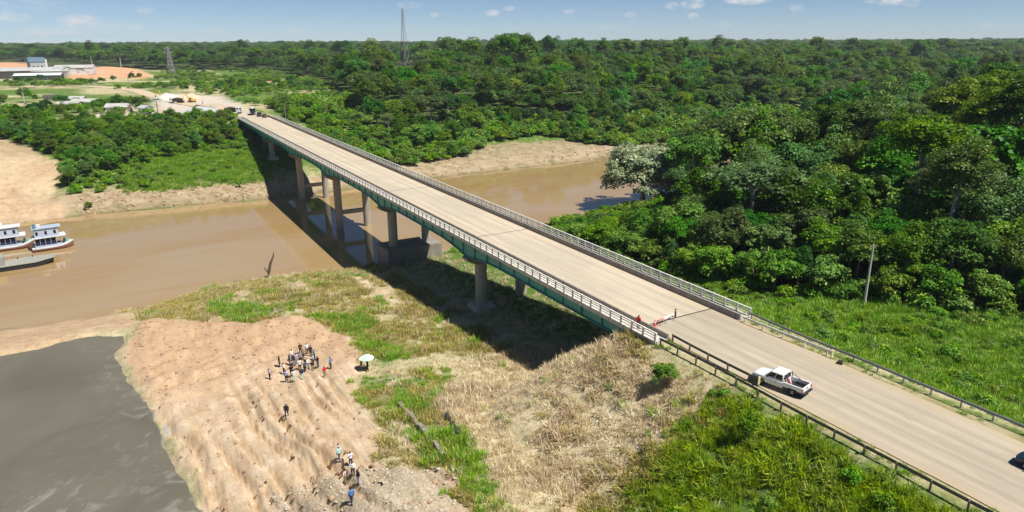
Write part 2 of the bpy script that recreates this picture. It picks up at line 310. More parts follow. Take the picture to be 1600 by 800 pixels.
def thing(name, label, cat, loc=(0, 0, 0), rz=0., group=None):
    o = bpy.data.objects.new(name, None); C.objects.link(o); o.location = loc; o.rotation_euler = (0, 0, rz); o.empty_display_size = .3
    return tag(o, label, cat, group)
def copy_tree(o, parent=None):
    c = o.copy(); C.objects.link(c); c.parent = parent
    for ch in o.children: copy_tree(ch, c)
    return c
def rotz(p, a):
    c, s = math.cos(a), math.sin(a); return (p[0] * c - p[1] * s, p[0] * s + p[1] * c, p[2])
class MB:
    def __init__(s): s.v = []; s.f = []; s.mi = []; s.cur = 0; s.org = (0, 0, 0)
    def add(s, vs, fs):
        b = len(s.v); s.v += [tuple(v) for v in vs]; s.f += [tuple(b + i for i in f) for f in fs]; s.mi += [s.cur] * len(fs); return s
    def box(s, x0, x1, y0, y1, z0, z1, rz=0., piv=None):
        vs = [(x, y, z) for z in (z0, z1) for y in (y0, y1) for x in (x0, x1)]
        if rz:
            px, py = piv or ((x0 + x1) / 2, (y0 + y1) / 2); vs = [(lambda q: (q[0] + px, q[1] + py, q[2]))(rotz((a - px, b - py, c), rz)) for a, b, c in vs]
        return s.add(vs, [(0, 2, 3, 1), (4, 5, 7, 6), (0, 1, 5, 4), (2, 6, 7, 3), (0, 4, 6, 2), (1, 3, 7, 5)])
    def loft(s, rings, cap=True):
        n = len(rings[0]); b = len(s.v); vs = [p for r in rings for p in r]; fs = []
        for i in range(len(rings) - 1):
            for j in range(n): fs.append((i * n + j, i * n + (j + 1) % n, (i + 1) * n + (j + 1) % n, (i + 1) * n + j))
        if cap: fs.append(tuple(range(n))[::-1]); fs.append(tuple((len(rings) - 1) * n + j for j in range(n)))
        return s.add(vs, fs)
    def tube(s, pts, rs, n=8, cap=True):
        pts = [Vector(p) for p in pts]
        if not hasattr(rs, '__len__'): rs = [rs] * len(pts)
        rings = []
        for i, p in enumerate(pts):
            t = (pts[min(i + 1, len(pts) - 1)] - pts[max(i - 1, 0)]).normalized(); up = Vector((0, 0, 1)) if abs(t.z) < .9 else Vector((0, 1, 0))
            a = t.cross(up).normalized(); b = t.cross(a).normalized()
            rings.append([p + (a * math.cos(2 * math.pi * j / n) + b * math.sin(2 * math.pi * j / n)) * rs[i] for j in range(n)])
        return s.loft(rings, cap)
    def prism(s, prof, y0, y1, axis='y'):
        """profile of (x,z) extruded along y, or (y,z) along x"""
        r = [[(p[0], y, p[1]) if axis == 'y' else (y, p[0], p[1]) for p in prof] for y in (y0, y1)]
        return s.loft(r)
    def build(s, name, mat, parent=None, bevel=0., smooth=False, org=None):
        me = bpy.data.meshes.new(name); o_ = org or (0, 0, 0)
        me.from_pydata([(a - o_[0], b - o_[1], c - o_[2]) for a, b, c in s.v], [], s.f)
        mats = mat if isinstance(mat, (list, tuple)) else [mat]
        for m in mats: me.materials.append(M[m] if isinstance(m, str) else m)
        me.polygons.foreach_set('material_index', s.mi)
        bm = bmesh.new(); bm.from_mesh(me); bmesh.ops.recalc_face_normals(bm, faces=bm.faces)
        if bevel: bmesh.ops.bevel(bm, geom=[e for e in bm.edges if len(e.link_faces) == 2 and e.calc_face_angle(0) > .6], offset=bevel, segments=2, affect='EDGES', clamp_overlap=True)
        if smooth:
            for f in bm.faces: f.smooth = True
        bm.to_mesh(me); bm.free(); me.update()
        return linkobj(name, me, parent)
def bx(*a, **k): return MB().box(*a, **k)

# ------------------------------------------------------------------ the setting: terrain, water, pond, road
def axis(segs):
    out = []
    for a, b, st in segs: out += list(np.arange(a, b, st))
    return np.array(out)
def geo(a, b, s0, q):
    o = [a]; st = s0
    while o[-1] < b: o.append(o[-1] + st); st *= q
    return o
xs = np.array(sorted(set([-v for v in geo(60, 1500, 3, 1.25)])) + list(axis([(-60 + .8, -3, .8), (-3, 27, .36), (27, 118, .8), (118, 330, 3.)])) + geo(330, 12000, 5, 1.09))
ys = np.array(sorted(set([-v for v in geo(0, 300, 2, 1.4)])) + list(axis([(.8, 44, .8), (44, 104, .5), (104, 165, .8), (165, 240, 2.5), (240, 345, 1.4), (345, 1000, 5.)])) + geo(1000, 12000, 8, 1.09))
X, Y = np.meshgrid(xs, ys); x, y = X.ravel(), Y.ravel()
z = z_terrain(x, y); z = np.where(np.hypot(x, y) > 9000, 20, z)
nx, ny = len(xs), len(ys); GRID.update(x=xs, y=ys, z=z.reshape(ny, nx))
ii = (np.arange(ny - 1)[:, None] * nx + np.arange(nx - 1)[None, :]).ravel()
faces = np.stack([ii, ii + 1, ii + nx + 1, ii + nx], 1)
dn = y_near(x) - y; df = y - y_far(x); w = fbm(x, y, 5, 80, 3)
def X_EDGE(y): return np.interp(y, [0, 20, 45, 60, 70, 95, 115, 140, 160], [140, 125, 104, 94, 86, 83, 80, 90, 112])
near = sstep(0, 1, dn); spurm = mk('spur', x, y, 3, 5, 8)
greenm = np.maximum.reduce([mk(q, x, y, 1.6, 1.5) for q in ('green1', 'green2', 'green3', 'green4', 'lush')])
dry = near * sstep(60, 46, x) * (.72 + .28 * mk('dry', x, y, 2, 2)) * (1 - .8 * greenm)
dry = np.maximum(dry, sstep(0, 6, df) * sstep(30, 8, df) * .6); dry = np.maximum.reduce([dry, mk('field', x, y, 10, 6) * .75, spurm])
dry = np.maximum(dry, .55 * sstep(64, 58, x) * sstep(52, 44, x) * 0 + .8 * np.exp(-((x - 64.3) / .9) ** 2) * (y < 58))
for pth in PATHS: dry = np.maximum(dry, 0)
dirt = sstep(-.7, .7, sdist(x, y, PW['dirt']) + fbm(x, y, 5, 40, 4) * 1.7 + fbm(x, y, 1.4, 48, 2) * .6); barem = near * (x < 47) * (y > 58) * sstep(.22, .5, fbm(x, y, 8, 87, 4)) * .8; pathm = np.maximum.reduce([sstep(.75, .3, dline(x, y, p) + fbm(x, y, 1.5, 90, 2) * .35) for p in PATHS]) * .85
dirt = np.maximum.reduce([dirt, pathm, barem]); dirt = np.maximum(dirt, .85 * np.maximum(np.exp(-((x - 61.9) / .55) ** 2), .5 * np.exp(-((x - 49.7) / .5) ** 2)) * (y < 57))
red = mk('dirt', x, y, 1, 1) * sstep(80, 102, y + fbm(x, y, 12, 89, 3) * 8) ; red = np.maximum(red, sstep(1.3, .2, dline(x, y, [at0(*p, z_pond) for p in [(692, 735), (706, 760), (728, 810)]])))
sand = mk('sand', x, y, .8, .8) * (1 - dirt); sand = np.maximum(sand, mk('spur', x, y, 3, 5, 8) * (.55 + .45 * sstep(-.2, .3, fbm(x, y, 12, 88, 4))))
rockw = np.where(x > 88, 34, 13) + fbm(x, y, 16, 81, 3) * 9 + np.where(x < 20, 3, 0)
rock = sstep(-1, .5, df) * sstep(rockw + 2, rockw - 2, df) * (y > 200) * (1 - .55 * sstep(60, 40, np.abs(df - 0) * 0 + 50))
rock = np.clip(rock, 0, 1) * (1 - sand); rock = np.maximum(rock, np.exp(-((dn - 1.5) / 2.2) ** 2) * .5 * (x < 60))
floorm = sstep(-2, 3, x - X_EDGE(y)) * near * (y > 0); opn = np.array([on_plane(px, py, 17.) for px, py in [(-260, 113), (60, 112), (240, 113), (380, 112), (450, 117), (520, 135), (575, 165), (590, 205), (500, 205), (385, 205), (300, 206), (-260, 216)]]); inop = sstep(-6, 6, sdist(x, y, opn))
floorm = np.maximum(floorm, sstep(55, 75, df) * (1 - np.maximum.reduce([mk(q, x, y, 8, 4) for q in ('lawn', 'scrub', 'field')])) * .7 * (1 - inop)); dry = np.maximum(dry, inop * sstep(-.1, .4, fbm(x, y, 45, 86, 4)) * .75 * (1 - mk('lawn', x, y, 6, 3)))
attrs = dict(dry=dry, floor=floorm, dirt=dirt, reddish=red, stone=mk('stone', x, y, 1.5, 1.5) * .85, sand=sand, rock=rock, orange=np.maximum.reduce([mk(q, x, y, 6, 3) for q in ('orange', 'orange2', 'orange3')]),
             yard=np.maximum(mk('yard', x, y, 5, 3), .8 * mk('lane', x, y, 4, 2)), wet=np.exp(-np.clip(z, 0, 9) / .35))
tag(linkobj('ground', mesh_np('ground', np.stack([x, y, z], 1), faces, M['terrain'], attrs, True)), 'river banks and rolling ground with dirt, dry grass and forest floor', 'ground', kind='structure')
wx = np.linspace(-1200, 2600, 60)
wv = np.array([(a, b, 0.) for a in wx for b in (float(y_near(a)) - 12, float(y_far(a)) + 12)])
tag(linkobj('river_water', mesh_np('river_water', wv, [(2 * i, 2 * i + 2, 2 * i + 3, 2 * i + 1) for i in range(59)], M['river_water'])), 'muddy brown river flowing under the bridge', 'river', kind='structure')
# pond sheet on a fine grid, clipped by its outline
px_ = np.arange(-76, 6, .7); py_ = np.arange(39, 124, .7); GX, GY = np.meshgrid(px_, py_); sd = pond_sd(GX.ravel(), GY.ravel())
SPL = on_plane(75, 800, ZP)
dirt_side = np.exp(-((np.maximum(sd, 0)) / .8)) * .8 * sstep(-.3, .3, fbm(GX.ravel(), GY.ravel(), 7, 35, 3)) + .75 * np.exp(-(dline(GX.ravel(), GY.ravel(), POND[6:13]) / 3.2)) + .55 * np.exp(-(((GX.ravel() - SPL[0]) / 5) ** 2 + ((GY.ravel() - SPL[1]) / 4.5) ** 2) ** 2) + .25 * np.exp(-((GY.ravel() - 70) / 14) ** 2)
ok = (sd > -1.6).reshape(GX.shape); n_ = GX.shape[1]; q = (np.arange(GX.shape[0] - 1)[:, None] * n_ + np.arange(n_ - 1)[None, :]).ravel(); okf = ok.ravel()
keep = okf[q] & okf[q + 1] & okf[q + n_] & okf[q + n_ + 1]; q = q[keep]
tag(linkobj('mud_pond', mesh_np('mud_pond', np.stack([GX.ravel(), GY.ravel(), np.full(GX.size, ZP)], 1), np.stack([q, q + 1, q + n_ + 1, q + n_], 1), M['pond_mud'], dict(crust=np.clip(dirt_side, 0, 1)))), 'flat pond of grey wet mud with pale dried crust along its edges', 'pond', kind='structure')
# approach road, far road
yy = np.linspace(-200, 57.4, 130)
L = [(50.35 + .18 * float(fbm(55., a, 3, 5, 2)), a, 19.0) for a in yy]; R = [(61.45 + .25 * float(fbm(15., a, 3, 6, 2)), a, 19.0) for a in yy]
L[-1] = (50.35, 57.4, 19.0); R[-1] = (61.3, 57.4, 19.0)
rv = np.array([p for pr in zip(L, R) for p in pr]); tag(linkobj('road', mesh_np('road', rv, [(2 * i, 2 * i + 1, 2 * i + 3, 2 * i + 2) for i in range(129)], M['road_worn'])), 'worn pale concrete approach road to the bridge', 'road', kind='structure')
far_line = [(55.8, 326.6), (55.5, 350), (52, 385), (44, 430), (34, 480), (26, 540), (18, 600), (2, 655), (-25, 690), (-70, 715), (-160, 750), (-400, 850)]
fl = [];
pts = [Vector((a, b, 0)) for a, b in far_line]
dense = []
for i in range(len(pts) - 1):
    for t in np.linspace(0, 1, 9)[:-1]:
        p0, p1, p2, p3 = pts[max(i - 1, 0)], pts[i], pts[i + 1], pts[min(i + 2, len(pts) - 1)]
        dense.append(.5 * ((2 * p1) + (p2 - p0) * t + (2 * p0 - 5 * p1 + 4 * p2 - p3) * t * t + (3 * p1 - p0 - 3 * p2 + p3) * t ** 3))
for i, p in enumerate(dense):
    t = (dense[min(i + 1, len(dense) - 1)] - dense[max(i - 1, 0)]).normalized(); n = Vector((-t.y, t.x, 0)); zz = max(gz(p.x, p.y), gz(*(p + n * 5).xy), gz(*(p - n * 5).xy)) + .12
    if i < 8: zz = 19.0
    wv_ = 5.4
    fl += [tuple(p + n * wv_ + Vector((0, 0, zz))), tuple(p - n * wv_ + Vector((0, 0, zz)))]
tag(linkobj('far_road', mesh_np('far_road', np.array(fl), [(2 * i, 2 * i + 1, 2 * i + 3, 2 * i + 2) for i in range(len(dense) - 1)], M['road_concrete'])), 'pale road running on from the far end of the bridge', 'road', kind='structure')

# ------------------------------------------------------------------ the bridge
BO = (55.8, 57.5, 0.); Y0, Y1 = 57.5, 327.; PIERS = [102., 146., 190., 234., 278.]
bridge = thing('road_bridge', 'long concrete deck bridge with teal girders crossing the muddy river', 'bridge', BO)
def bp(mb, name, mat, parent=None, bevel=0., smooth=False): return mb.build(name, mat, parent or bridge, bevel, smooth, org=BO)
def copy_child(src, dy, parent):
    o = src.copy(); C.objects.link(o); o.parent = parent; o.location = (0, dy, 0); return o
m = MB(); n = 70; yy = np.linspace(Y0, Y1, n)
bp(MB().prism([(50.2, 18.62), (50.2, 18.996), (61.4, 18.996), (61.4, 18.62)], Y0, Y1), 'deck_slab', 'concrete')
m = MB(); m.add([(50.4, Y0, 19.0), (61.2, Y0, 19.0), (61.2, Y1, 19.0), (50.4, Y1, 19.0)], [(0, 1, 2, 3)]); bp(m, 'road_surface', 'road_concrete')
for x0, x1, xo in ((48.3, 50.0, 1), (61.6, 63.3, -1)):
    bp(MB().prism([(x0, 18.66), (x0, 19.16), (x1, 19.16), (x1, 18.66)], Y0 - 4.5, Y1 + 3), 'sidewalk', 'pale_concrete')
bp(MB().prism([(50.0, 18.7), (50.0, 19.72), (50.17, 19.76), (50.24, 19.72), (50.30, 19.2), (50.42, 19.0), (50.42, 18.7)], Y0 - 4.5, Y1 + 3), 'barrier', 'dark_concrete')
bp(MB().prism([(61.18, 18.7), (61.18, 19.0), (61.30, 19.2), (61.36, 19.72), (61.43, 19.76), (61.6, 19.72), (61.6, 18.7)], Y0 - 4.5, Y1 + 3), 'barrier', 'dark_concrete')
for jy in [Y0 + .02] + PIERS + [Y1 - .3]:
    m = MB(); m.box(50.41, 61.19, jy - .10, jy + .10, 18.99, 19.005); bp(m, 'expansion_joint', 'dark_steel')
for xa in (48.42, 63.18):
    r = bx(xa - .09, xa + .09, Y0 - 4.5, Y1 + 3, 20.06, 20.2); rail = bp(r, 'railing', 'rail_paint')
    m = MB(); 
    for zz in (19.45, 19.75): m.box(xa - .045, xa + .045, Y0 - 4.5, Y1 + 3, zz, zz + .09)
    bp(m, 'lower_rail', 'rail_paint', rail)
    base = bx(xa - .1, xa + .1, Y0 - 4.4, Y0 - 4.18, 19.163, 20.24); p0 = bp(base, 'post', 'rail_paint', rail, .015)
    npost = int((Y1 - Y0 + 7) / 2.0)
    for i in range(1, min(npost, 100)): copy_child(p0, 2.0 * i, rail)
    m = MB()
    for i in range(100, npost): m.box(xa - .1, xa + .1, Y0 - 4.4 + 2 * i, Y0 - 4.18 + 2 * i, 19.163, 20.24)
    if npost > 100: tag(bp(m, 'far_posts', 'rail_paint', rail), kind='stuff')
def soffit(y):
    d = min(abs(y - p) for p in PIERS); return 16.85 - 1.15 * max(0, 1 - d / 13.) ** 2
ys_g = sorted(set(list(np.arange(Y0 + .3, Y1 - .3, 2.2)) + PIERS + [Y1 - .3]))
for xg in (49.35, 53.7, 57.9, 62.25):
    rings = [[(xg - .04, a, 18.6), (xg + .04, a, 18.6), (xg + .04, a, soffit(a) + .06), (xg - .04, a, soffit(a) + .06)] for a in ys_g]
    g = bp(MB().loft(rings), 'girder', 'teal_steel')
    rings = [[(xg - .34, a, soffit(a) + .055), (xg + .34, a, soffit(a) + .055), (xg + .34, a, soffit(a)), (xg - .34, a, soffit(a))] for a in ys_g]
    bp(MB().loft(rings), 'bottom_flange', 'teal_steel', g)
    bp(bx(xg - .28, xg + .28, Y0 + .3, Y1 - .3, 18.55, 18.612), 'top_flange', 'teal_steel', g)
    if xg in (49.35, 62.25):
        for a in np.arange(Y0 + 2, Y1 - 1, 4.4): bp(bx(xg - .27, xg + .27, a - .03, a + .03, soffit(a) + .06, 18.55), 'web_stiffener', 'teal_steel', g)
m = MB()
for a in np.arange(Y0 + 5, Y1 - 3, 5.5):
    for xa, xb in ((49.39, 53.66), (53.74, 57.86), (57.94, 62.21)): m.box(xa, xb, a - .12, a + .12, 17.3, 17.7)
bp(m, 'cross_frame', 'teal_steel')
for py in PIERS:
    pr = bp(MB().loft([[(48.8, py - 1.1, 15.68), (62.8, py - 1.1, 15.68), (62.8, py + 1.1, 15.68), (48.8, py + 1.1, 15.68)], [(48.8, py - 1.1, 15.2), (62.8, py - 1.1, 15.2), (62.8, py + 1.1, 15.2), (48.8, py + 1.1, 15.2)], [(50.7, py - 1.05, 14.3), (60.9, py - 1.05, 14.3), (60.9, py + 1.05, 14.3), (50.7, py + 1.05, 14.3)]]), 'pier', 'dark_concrete', None, .05)
    for cx in (51.8, 59.9):
        g = gz(cx, py); bp(MB().tube([(cx, py, 14.35), (cx, py, min(g - .5, 0) - .8)], 1.05, 20), 'column', 'concrete', pr)
        if g > .5 and cx < 55:
            bp(bx(cx - 1.9, cx + 1.9, py - 1.9, py + 1.9, g - 1.2, g + .75), 'footing', 'pale_concrete', pr, .08) if py != 146. else None
    if py == 146.:
        g = gz(51.8, py); bp(bx(49.2, 62.4, py - 3.4, py + 4.4, -1.5, 6.2), 'pile_cap', 'dark_concrete', pr, .2)
    if 170 < py < 260: bp(bx(52.8, 58.9, py - .55, py + .55, 4.3, 5.4), 'tie_beam', 'concrete', pr, .04)
for s_, ya, yb in ((-1, Y0 - .9, Y0), (1, Y1, Y1 + .9)):
    ab = bp(bx(48.35, 63.25, ya, yb, 10.5, 18.655), 'abutment', 'concrete', None, .05)
    for xa in (48.35, 62.85):
        yw = (ya - 5.2, ya) if s_ < 0 else (yb, yb + 5.2)
        m = MB(); lo = 17.2
        prof = [(yw[1], 14.5), (yw[1], 18.652), (yw[0], 18.652), (yw[0], 17.6)] if s_ < 0 else [(yw[0], 14.5), (yw[0], 18.652), (yw[1], 18.652), (yw[1], 17.6)]
        m.prism(prof, xa, xa + .4, 'x'); bp(m, 'wing_wall', 'pale_concrete', ab)
    m = MB()
    for xg in (49.35, 53.7, 57.9, 62.25): m.box(xg - .35, xg + .35, Y0 + .02 if s_ < 0 else Y1 - .72, Y0 + .72 if s_ < 0 else Y1 - .02, 16.2, 16.84)
    bp(m, 'bearing_seat', 'dark_concrete', ab)

# ------------------------------------------------------------------ guardrails
def guardrail(x0, ya, yb, mat, label, face, tail=False, end_marker=False, xb=None):
    """W-beam on posts along y"""
    t = thing('guardrail', label, 'guardrail', (x0, ya, 18.93), 0, 'guardrails along the approach road'); xb = x0 if xb is None else xb
    nseg = max(4, int(abs(yb - ya) / 2)); prof = [(0, .86), (.05, .82), (.0, .72), (.05, .62), (0, .56), (-.02, .56), (.03, .62), (-.02, .72), (.03, .82), (-.02, .86)]
    rings = []
    for i in range(nseg + 1):
        f = i / nseg; yy_ = (yb - ya) * f; xo = (xb - x0) * f * f + .05 * math.sin(yy_ * .37 + x0); zo = .05 * math.sin(yy_ * .21 + 2 * x0)
        rings.append([(xo + face * p, yy_, q + zo) for p, q in prof])
    MB().loft(rings).build('beam', mat, t)
    p0 = None
    for i in range(int(abs(yb - ya) / 2.7) + 1):
        yy_ = (2.7 * i + .3) * (1 if yb > ya else -1)
        if abs(yy_) > abs(yb - ya): break
        f = yy_ / (yb - ya); xo = (xb - x0) * f * f + .05 * math.sin(yy_ * .37 + x0)
        if p0 is None: p0 = bx(-.07, .07, -.06, .06, -.8, .84).build('post', mat, t)
        else:
            o = p0.copy(); C.objects.link(o); o.parent = t
            o.location = (xo, yy_ - .3 * (1 if yb > ya else -1), 0)
        if i == 0: p0.location = (0, 0, 0); p0.data.transform(Matrix.Translation((-face * .10, .3 * (1 if yb > ya else -1), 0)))
    if end_marker:
        m = MB(); m.box(xb - x0 - .14, xb - x0 + .14, yb - ya - .12, yb - ya - .02, .05, 1.0); m.build('end_marker', 'yellow_paint', t, .02)
    return t
guardrail(48.7, 52.8, -60, 'weathered_rail', 'long dark weathered guardrail along the outer left edge of the approach road', 1)
guardrail(50.45, 52.8, 40.6, 'weathered_rail', 'short dark guardrail between bridge barrier and white pickup, ending in a yellow marker', 1, end_marker=True)
guardrail(62.9, 53.0, -60, 'galvanised', 'long pale guardrail beside the tall green grass verge', -1)
guardrail(61.35, 52.6, 40.9, 'rail_paint', 'short pale inner guardrail across the road from the pickup, ending in a yellow marker', -1, end_marker=True, xb=61.8)

# ------------------------------------------------------------------ vehicles
def wheel(parent, x, y, r, w, side):
    """tyre with a rim child, axle along x"""
    t = MB(); prof = [(-w / 2, r * .62), (-w / 2, r * .92), (-w * .36, r), (w * .36, r), (w / 2, r * .92), (w / 2, r * .62)]; n = 24
    rings = [[(x + p, y + q * math.cos(2 * math.pi * j / n), r + q * math.sin(2 * math.pi * j / n)) for j in range(n)] for p, q in prof]
    wh = t.loft(rings).build('wheel', 'rubber', parent)
    m = MB(); cx = x + side * w * .42
    m.tube([(x - side * w * .3, y, r), (cx, y, r)], r * .60, 16)
    for j in range(6):
        a = j * math.pi / 3; m.tube([(cx, y, r), (cx + side * .012, y + r * .52 * math.cos(a), r + r * .52 * math.sin(a))], r * .09, 6)
    m.build('rim', 'chrome', wh); return wh
def car_shell(t, paint, st, name='body', glass='glass_dark', smooth=True):
    """lower body from stations (y, half width, bottom z, shoulder z, top z)"""
    rings = []
    for y, hw, zb, zs, zt in st:
        rings.append([(-hw * .86, y, zb), (-hw, y, zb + (zs - zb) * .35), (-hw, y, zs), (-hw * .90, y, zt - .02), (-hw * .55, y, zt + .02), (0, y, zt + .035), (hw * .55, y, zt + .02), (hw * .90, y, zt - .02), (hw, y, zs), (hw, y, zb + (zs - zb) * .35), (hw * .86, y, zb)])
    return MB().loft(rings).build(name, paint, t, 0, False)
def cabin(t, paint, y0, y1, yr0, yr1, hw, hwr, z0, z1, nwin=2, rear=True):
    """greenhouse: y0 rear base, y1 front base, yr0/yr1 roof ends"""
    ring0 = [(-hw, y0, z0), (hw, y0, z0), (hw, y1, z0), (-hw, y1, z0)]; ring1 = [(-hwr, yr0, z1), (hwr, yr0, z1), (hwr, yr1, z1), (-hwr, yr1, z1)]
    ym = (yr0 + yr1) / 2; ring2 = [(-hwr * .86, yr0 + .12, z1 + .05), (hwr * .86, yr0 + .12, z1 + .05), (hwr * .86, yr1 - .15, z1 + .05), (-hwr * .86, yr1 - .15, z1 + .05)]
    c = MB().loft([ring0, ring1, ring2]).build('cab', paint, t, .03)
    def quad(a, b, cc, d, off, nm):
        a, b, cc, d = map(Vector, (a, b, cc, d)); nrm = (b - a).cross(d - a).normalized(); ctr = Vector((0, (y0 + y1) / 2, (z0 + z1) / 2))
        if nrm.dot(a - ctr) < 0: nrm = -nrm
        P = [p + nrm * off for p in (a, b, cc, d)]; Q = [p - nrm * .01 for p in (a, b, cc, d)]
        MB().loft([P, Q]).build(nm, 'glass_dark', c)
    def lerp(a, b, f): return tuple(a[i] + (b[i] - a[i]) * f for i in range(3))
    def panel(A, B, Cc, Dd, u0, u1, v0, v1, nm):
        f = lambda u, v: lerp(lerp(A, B, u), lerp(Dd, Cc, u), v); quad(f(u0, v0), f(u1, v0), f(u1, v1), f(u0, v1), .012, nm)
    panel(ring0[3], ring0[2], ring1[2], ring1[3], .07, .93, .10, .92, 'windscreen')
    if rear: panel(ring0[0], ring0[1], ring1[1], ring1[0], .10, .90, .16, .86, 'rear_window')
    for (a, b, cc, d) in ((ring0[0], ring0[3], ring1[3], ring1[0]), (ring0[1], ring0[2], ring1[2], ring1[1])):
        e = np.linspace(.05, .93, nwin + 1)
        for i in range(nwin): panel(a, b, cc, d, e[i] + .02, e[i + 1] - .03, .14, .88, 'side_window')
    return c
def pickup(label, loc, rz, paint, name='pickup_truck', group=None, load=None, cap_roof=None):
    t = thing(name, label, 'pickup truck', loc, rz, group)
    st = [(-2.55, .86, .55, .98, 1.08), (-2.45, .91, .42, 1.0, 1.10), (-.62, .93, .38, 1.02, 1.12), (.9, .93, .38, 1.02, 1.14), (1.2, .93, .40, 1.0, 1.16), (2.2, .90, .45, .96, 1.08), (2.5, .80, .50, .86, .98), (2.6, .72, .52, .78, .88)]
    # the bed is a real tub: front body and side panels
    rings = []
    for y, hw, zb, zs, zt in st[2:]:
        rings.append([(-hw * .86, y, zb), (-hw, y, zb + (zs - zb) * .35), (-hw, y, zs), (-hw * .90, y, zt - .02), (-hw * .55, y, zt + .02), (0, y, zt + .035), (hw * .55, y, zt + .02), (hw * .90, y, zt - .02), (hw, y, zs), (hw, y, zb + (zs - zb) * .35), (hw * .86, y, zb)])
    MB().loft(rings).build('body', paint, t, 0, True)
    bed = MB(); bed.box(-.93, .93, -2.5, -.63, .48, .66); bed.build('bed_floor', 'black_plastic', t)
    for sx in (-1, 1):
        bx(min(sx * .93, sx * .80), max(sx * .93, sx * .80), -2.5, -.625, .662, 1.13).build('bed_side', paint, t, .02)
    tg = bx(-.79, .79, -2.52, -2.43, .60, 1.12).build('tailgate', paint, t, .02); bx(-.14, .14, -2.545, -2.523, .90, .98).build('handle', 'black_plastic', tg)
    bx(-.88, .88, -2.72, -2.55, .44, .60).build('rear_bumper', 'black_plastic', t, .03); bx(-.86, .86, 2.50, 2.70, .40, .60).build('front_bumper', paint, t, .04)
    bx(-.5, .5, 2.585, 2.63, .64, .82).build('grille', 'black_plastic', t)
    for sx in (-1, 1):
        bx(min(sx * .80, sx * .93), max(sx * .80, sx * .93), -2.56, -2.505, .72, 1.02).build('tail_light', 'red_lamp', t)
        bx(min(sx * .52, sx * .76), max(sx * .52, sx * .76), 2.50, 2.615, .70, .84).build('headlight', 'headlamp', t, .02)
        bx(min(sx * .95, sx * 1.14), max(sx * .95, sx * 1.14), .86, .98, 1.14, 1.32).build('mirror', 'black_plastic', t, .02)
        dr = bx(min(sx * .925, sx * .938), max(sx * .925, sx * .938), -.05, .86, .52, 1.0).build('door', paint, t, .006); bx(min(sx * .938, sx * .955), max(sx * .938, sx * .955), .0, .16, .86, .90).build('handle', 'black_plastic', dr)
        dr = bx(min(sx * .925, sx * .938), max(sx * .925, sx * .938), -.58, -.08, .52, 1.0).build('door', paint, t, .006)
    cabin(t, cap_roof or paint, -.62, 1.30, -.50, .70, .88, .77, 1.12, 1.74)
    for y in (-1.55, 1.60):
        for sx in (-1, 1): wheel(t, sx * .80, y, .38, .26, sx); bx(min(sx * .60, sx * .937), max(sx * .60, sx * .937), y - .46, y + .46, .62, .80).build('wheel_arch', 'black_plastic', t, .05)
    rb = MB()
    for sx in (-1, 1): rb.tube([(sx * .72, -.70, 1.1), (sx * .68, -.72, 1.66)], .04, 8); rb.tube([(sx * .70, -.70, 1.60), (sx * .80, -1.5, 1.12)], .035, 8)
    rb.tube([(-.68, -.72, 1.66), (.68, -.72, 1.66)], .04, 8); rb.build('roll_bar', 'black_plastic', t)
    return t
pk = pickup('white double-cab pickup on the approach road with a red and white load', (51.95, 39.2, 19.0), rad(13), 'white_paint')
m = MB(); m.tube([(0, 0, 0), (0, .05, .95)], [.20, .13], 10); ld = thing('rolled_banner', 'red and white rolled banner standing in the bed of the white pickup', 'banner', tuple(pk.location + Vector(rotz((-.35, -1.15, .665), rad(13)))), rad(13))
MB().tube([(-.10, 0, 0), (-.06, .35, .72)], .13, 10).build('red_roll', 'pink_red', ld); MB().tube([(.16, 0, .0), (.18, .34, .72)], .10, 10).build('white_roll', 'white_paint', ld)
def saloon(name, label, cat, loc, rz, paint, group=None, L=4.4, H=1.46):
    t = thing(name, label, cat, loc, rz, group); h = L / 2
    st = [(-h, .68, .45, .72, .82), (-h + .12, .80, .32, .80, .95), (-h + .9, .88, .26, .86, 1.0), (0, .89, .25, .86, .98), (h - 1.25, .88, .25, .84, .97), (h - .35, .82, .30, .72, .80), (h - .06, .70, .38, .60, .66), (h, .55, .42, .55, .60)]
    car_shell(t, paint, st)
    cabin(t, paint, -h + .55, h - 1.2, -h + 1.0, h - 1.95, .80, .62, .97, H - .05)
    for y in (-h + .85, h - .85):
        for sx in (-1, 1): wheel(t, sx * .78, y, .31, .2, sx)
    for sx in (-1, 1):
        bx(min(sx * .46, sx * .72), max(sx * .46, sx * .72), h - .14, h - .03, .53, .64).build('headlight', 'headlamp', t, .02); bx(min(sx * .5, sx * .74), max(sx * .5, sx * .74), -h - .01, -h + .05, .62, .78).build('tail_light', 'red_lamp', t)
        bx(min(sx * .90, sx * 1.02), max(sx * .90, sx * 1.02), h - 1.5, h - 1.38, .93, 1.05).build('mirror', paint, t, .02)
    bx(-.35, .35, h - .03, h + .015, .40, .50).build('grille', 'black_plastic', t)
    return t
saloon('car', 'dark navy car whose bonnet pokes into the frame at the bottom of the road', 'car', (58.3, 19.3, 19.0), rad(4), 'navy_paint')

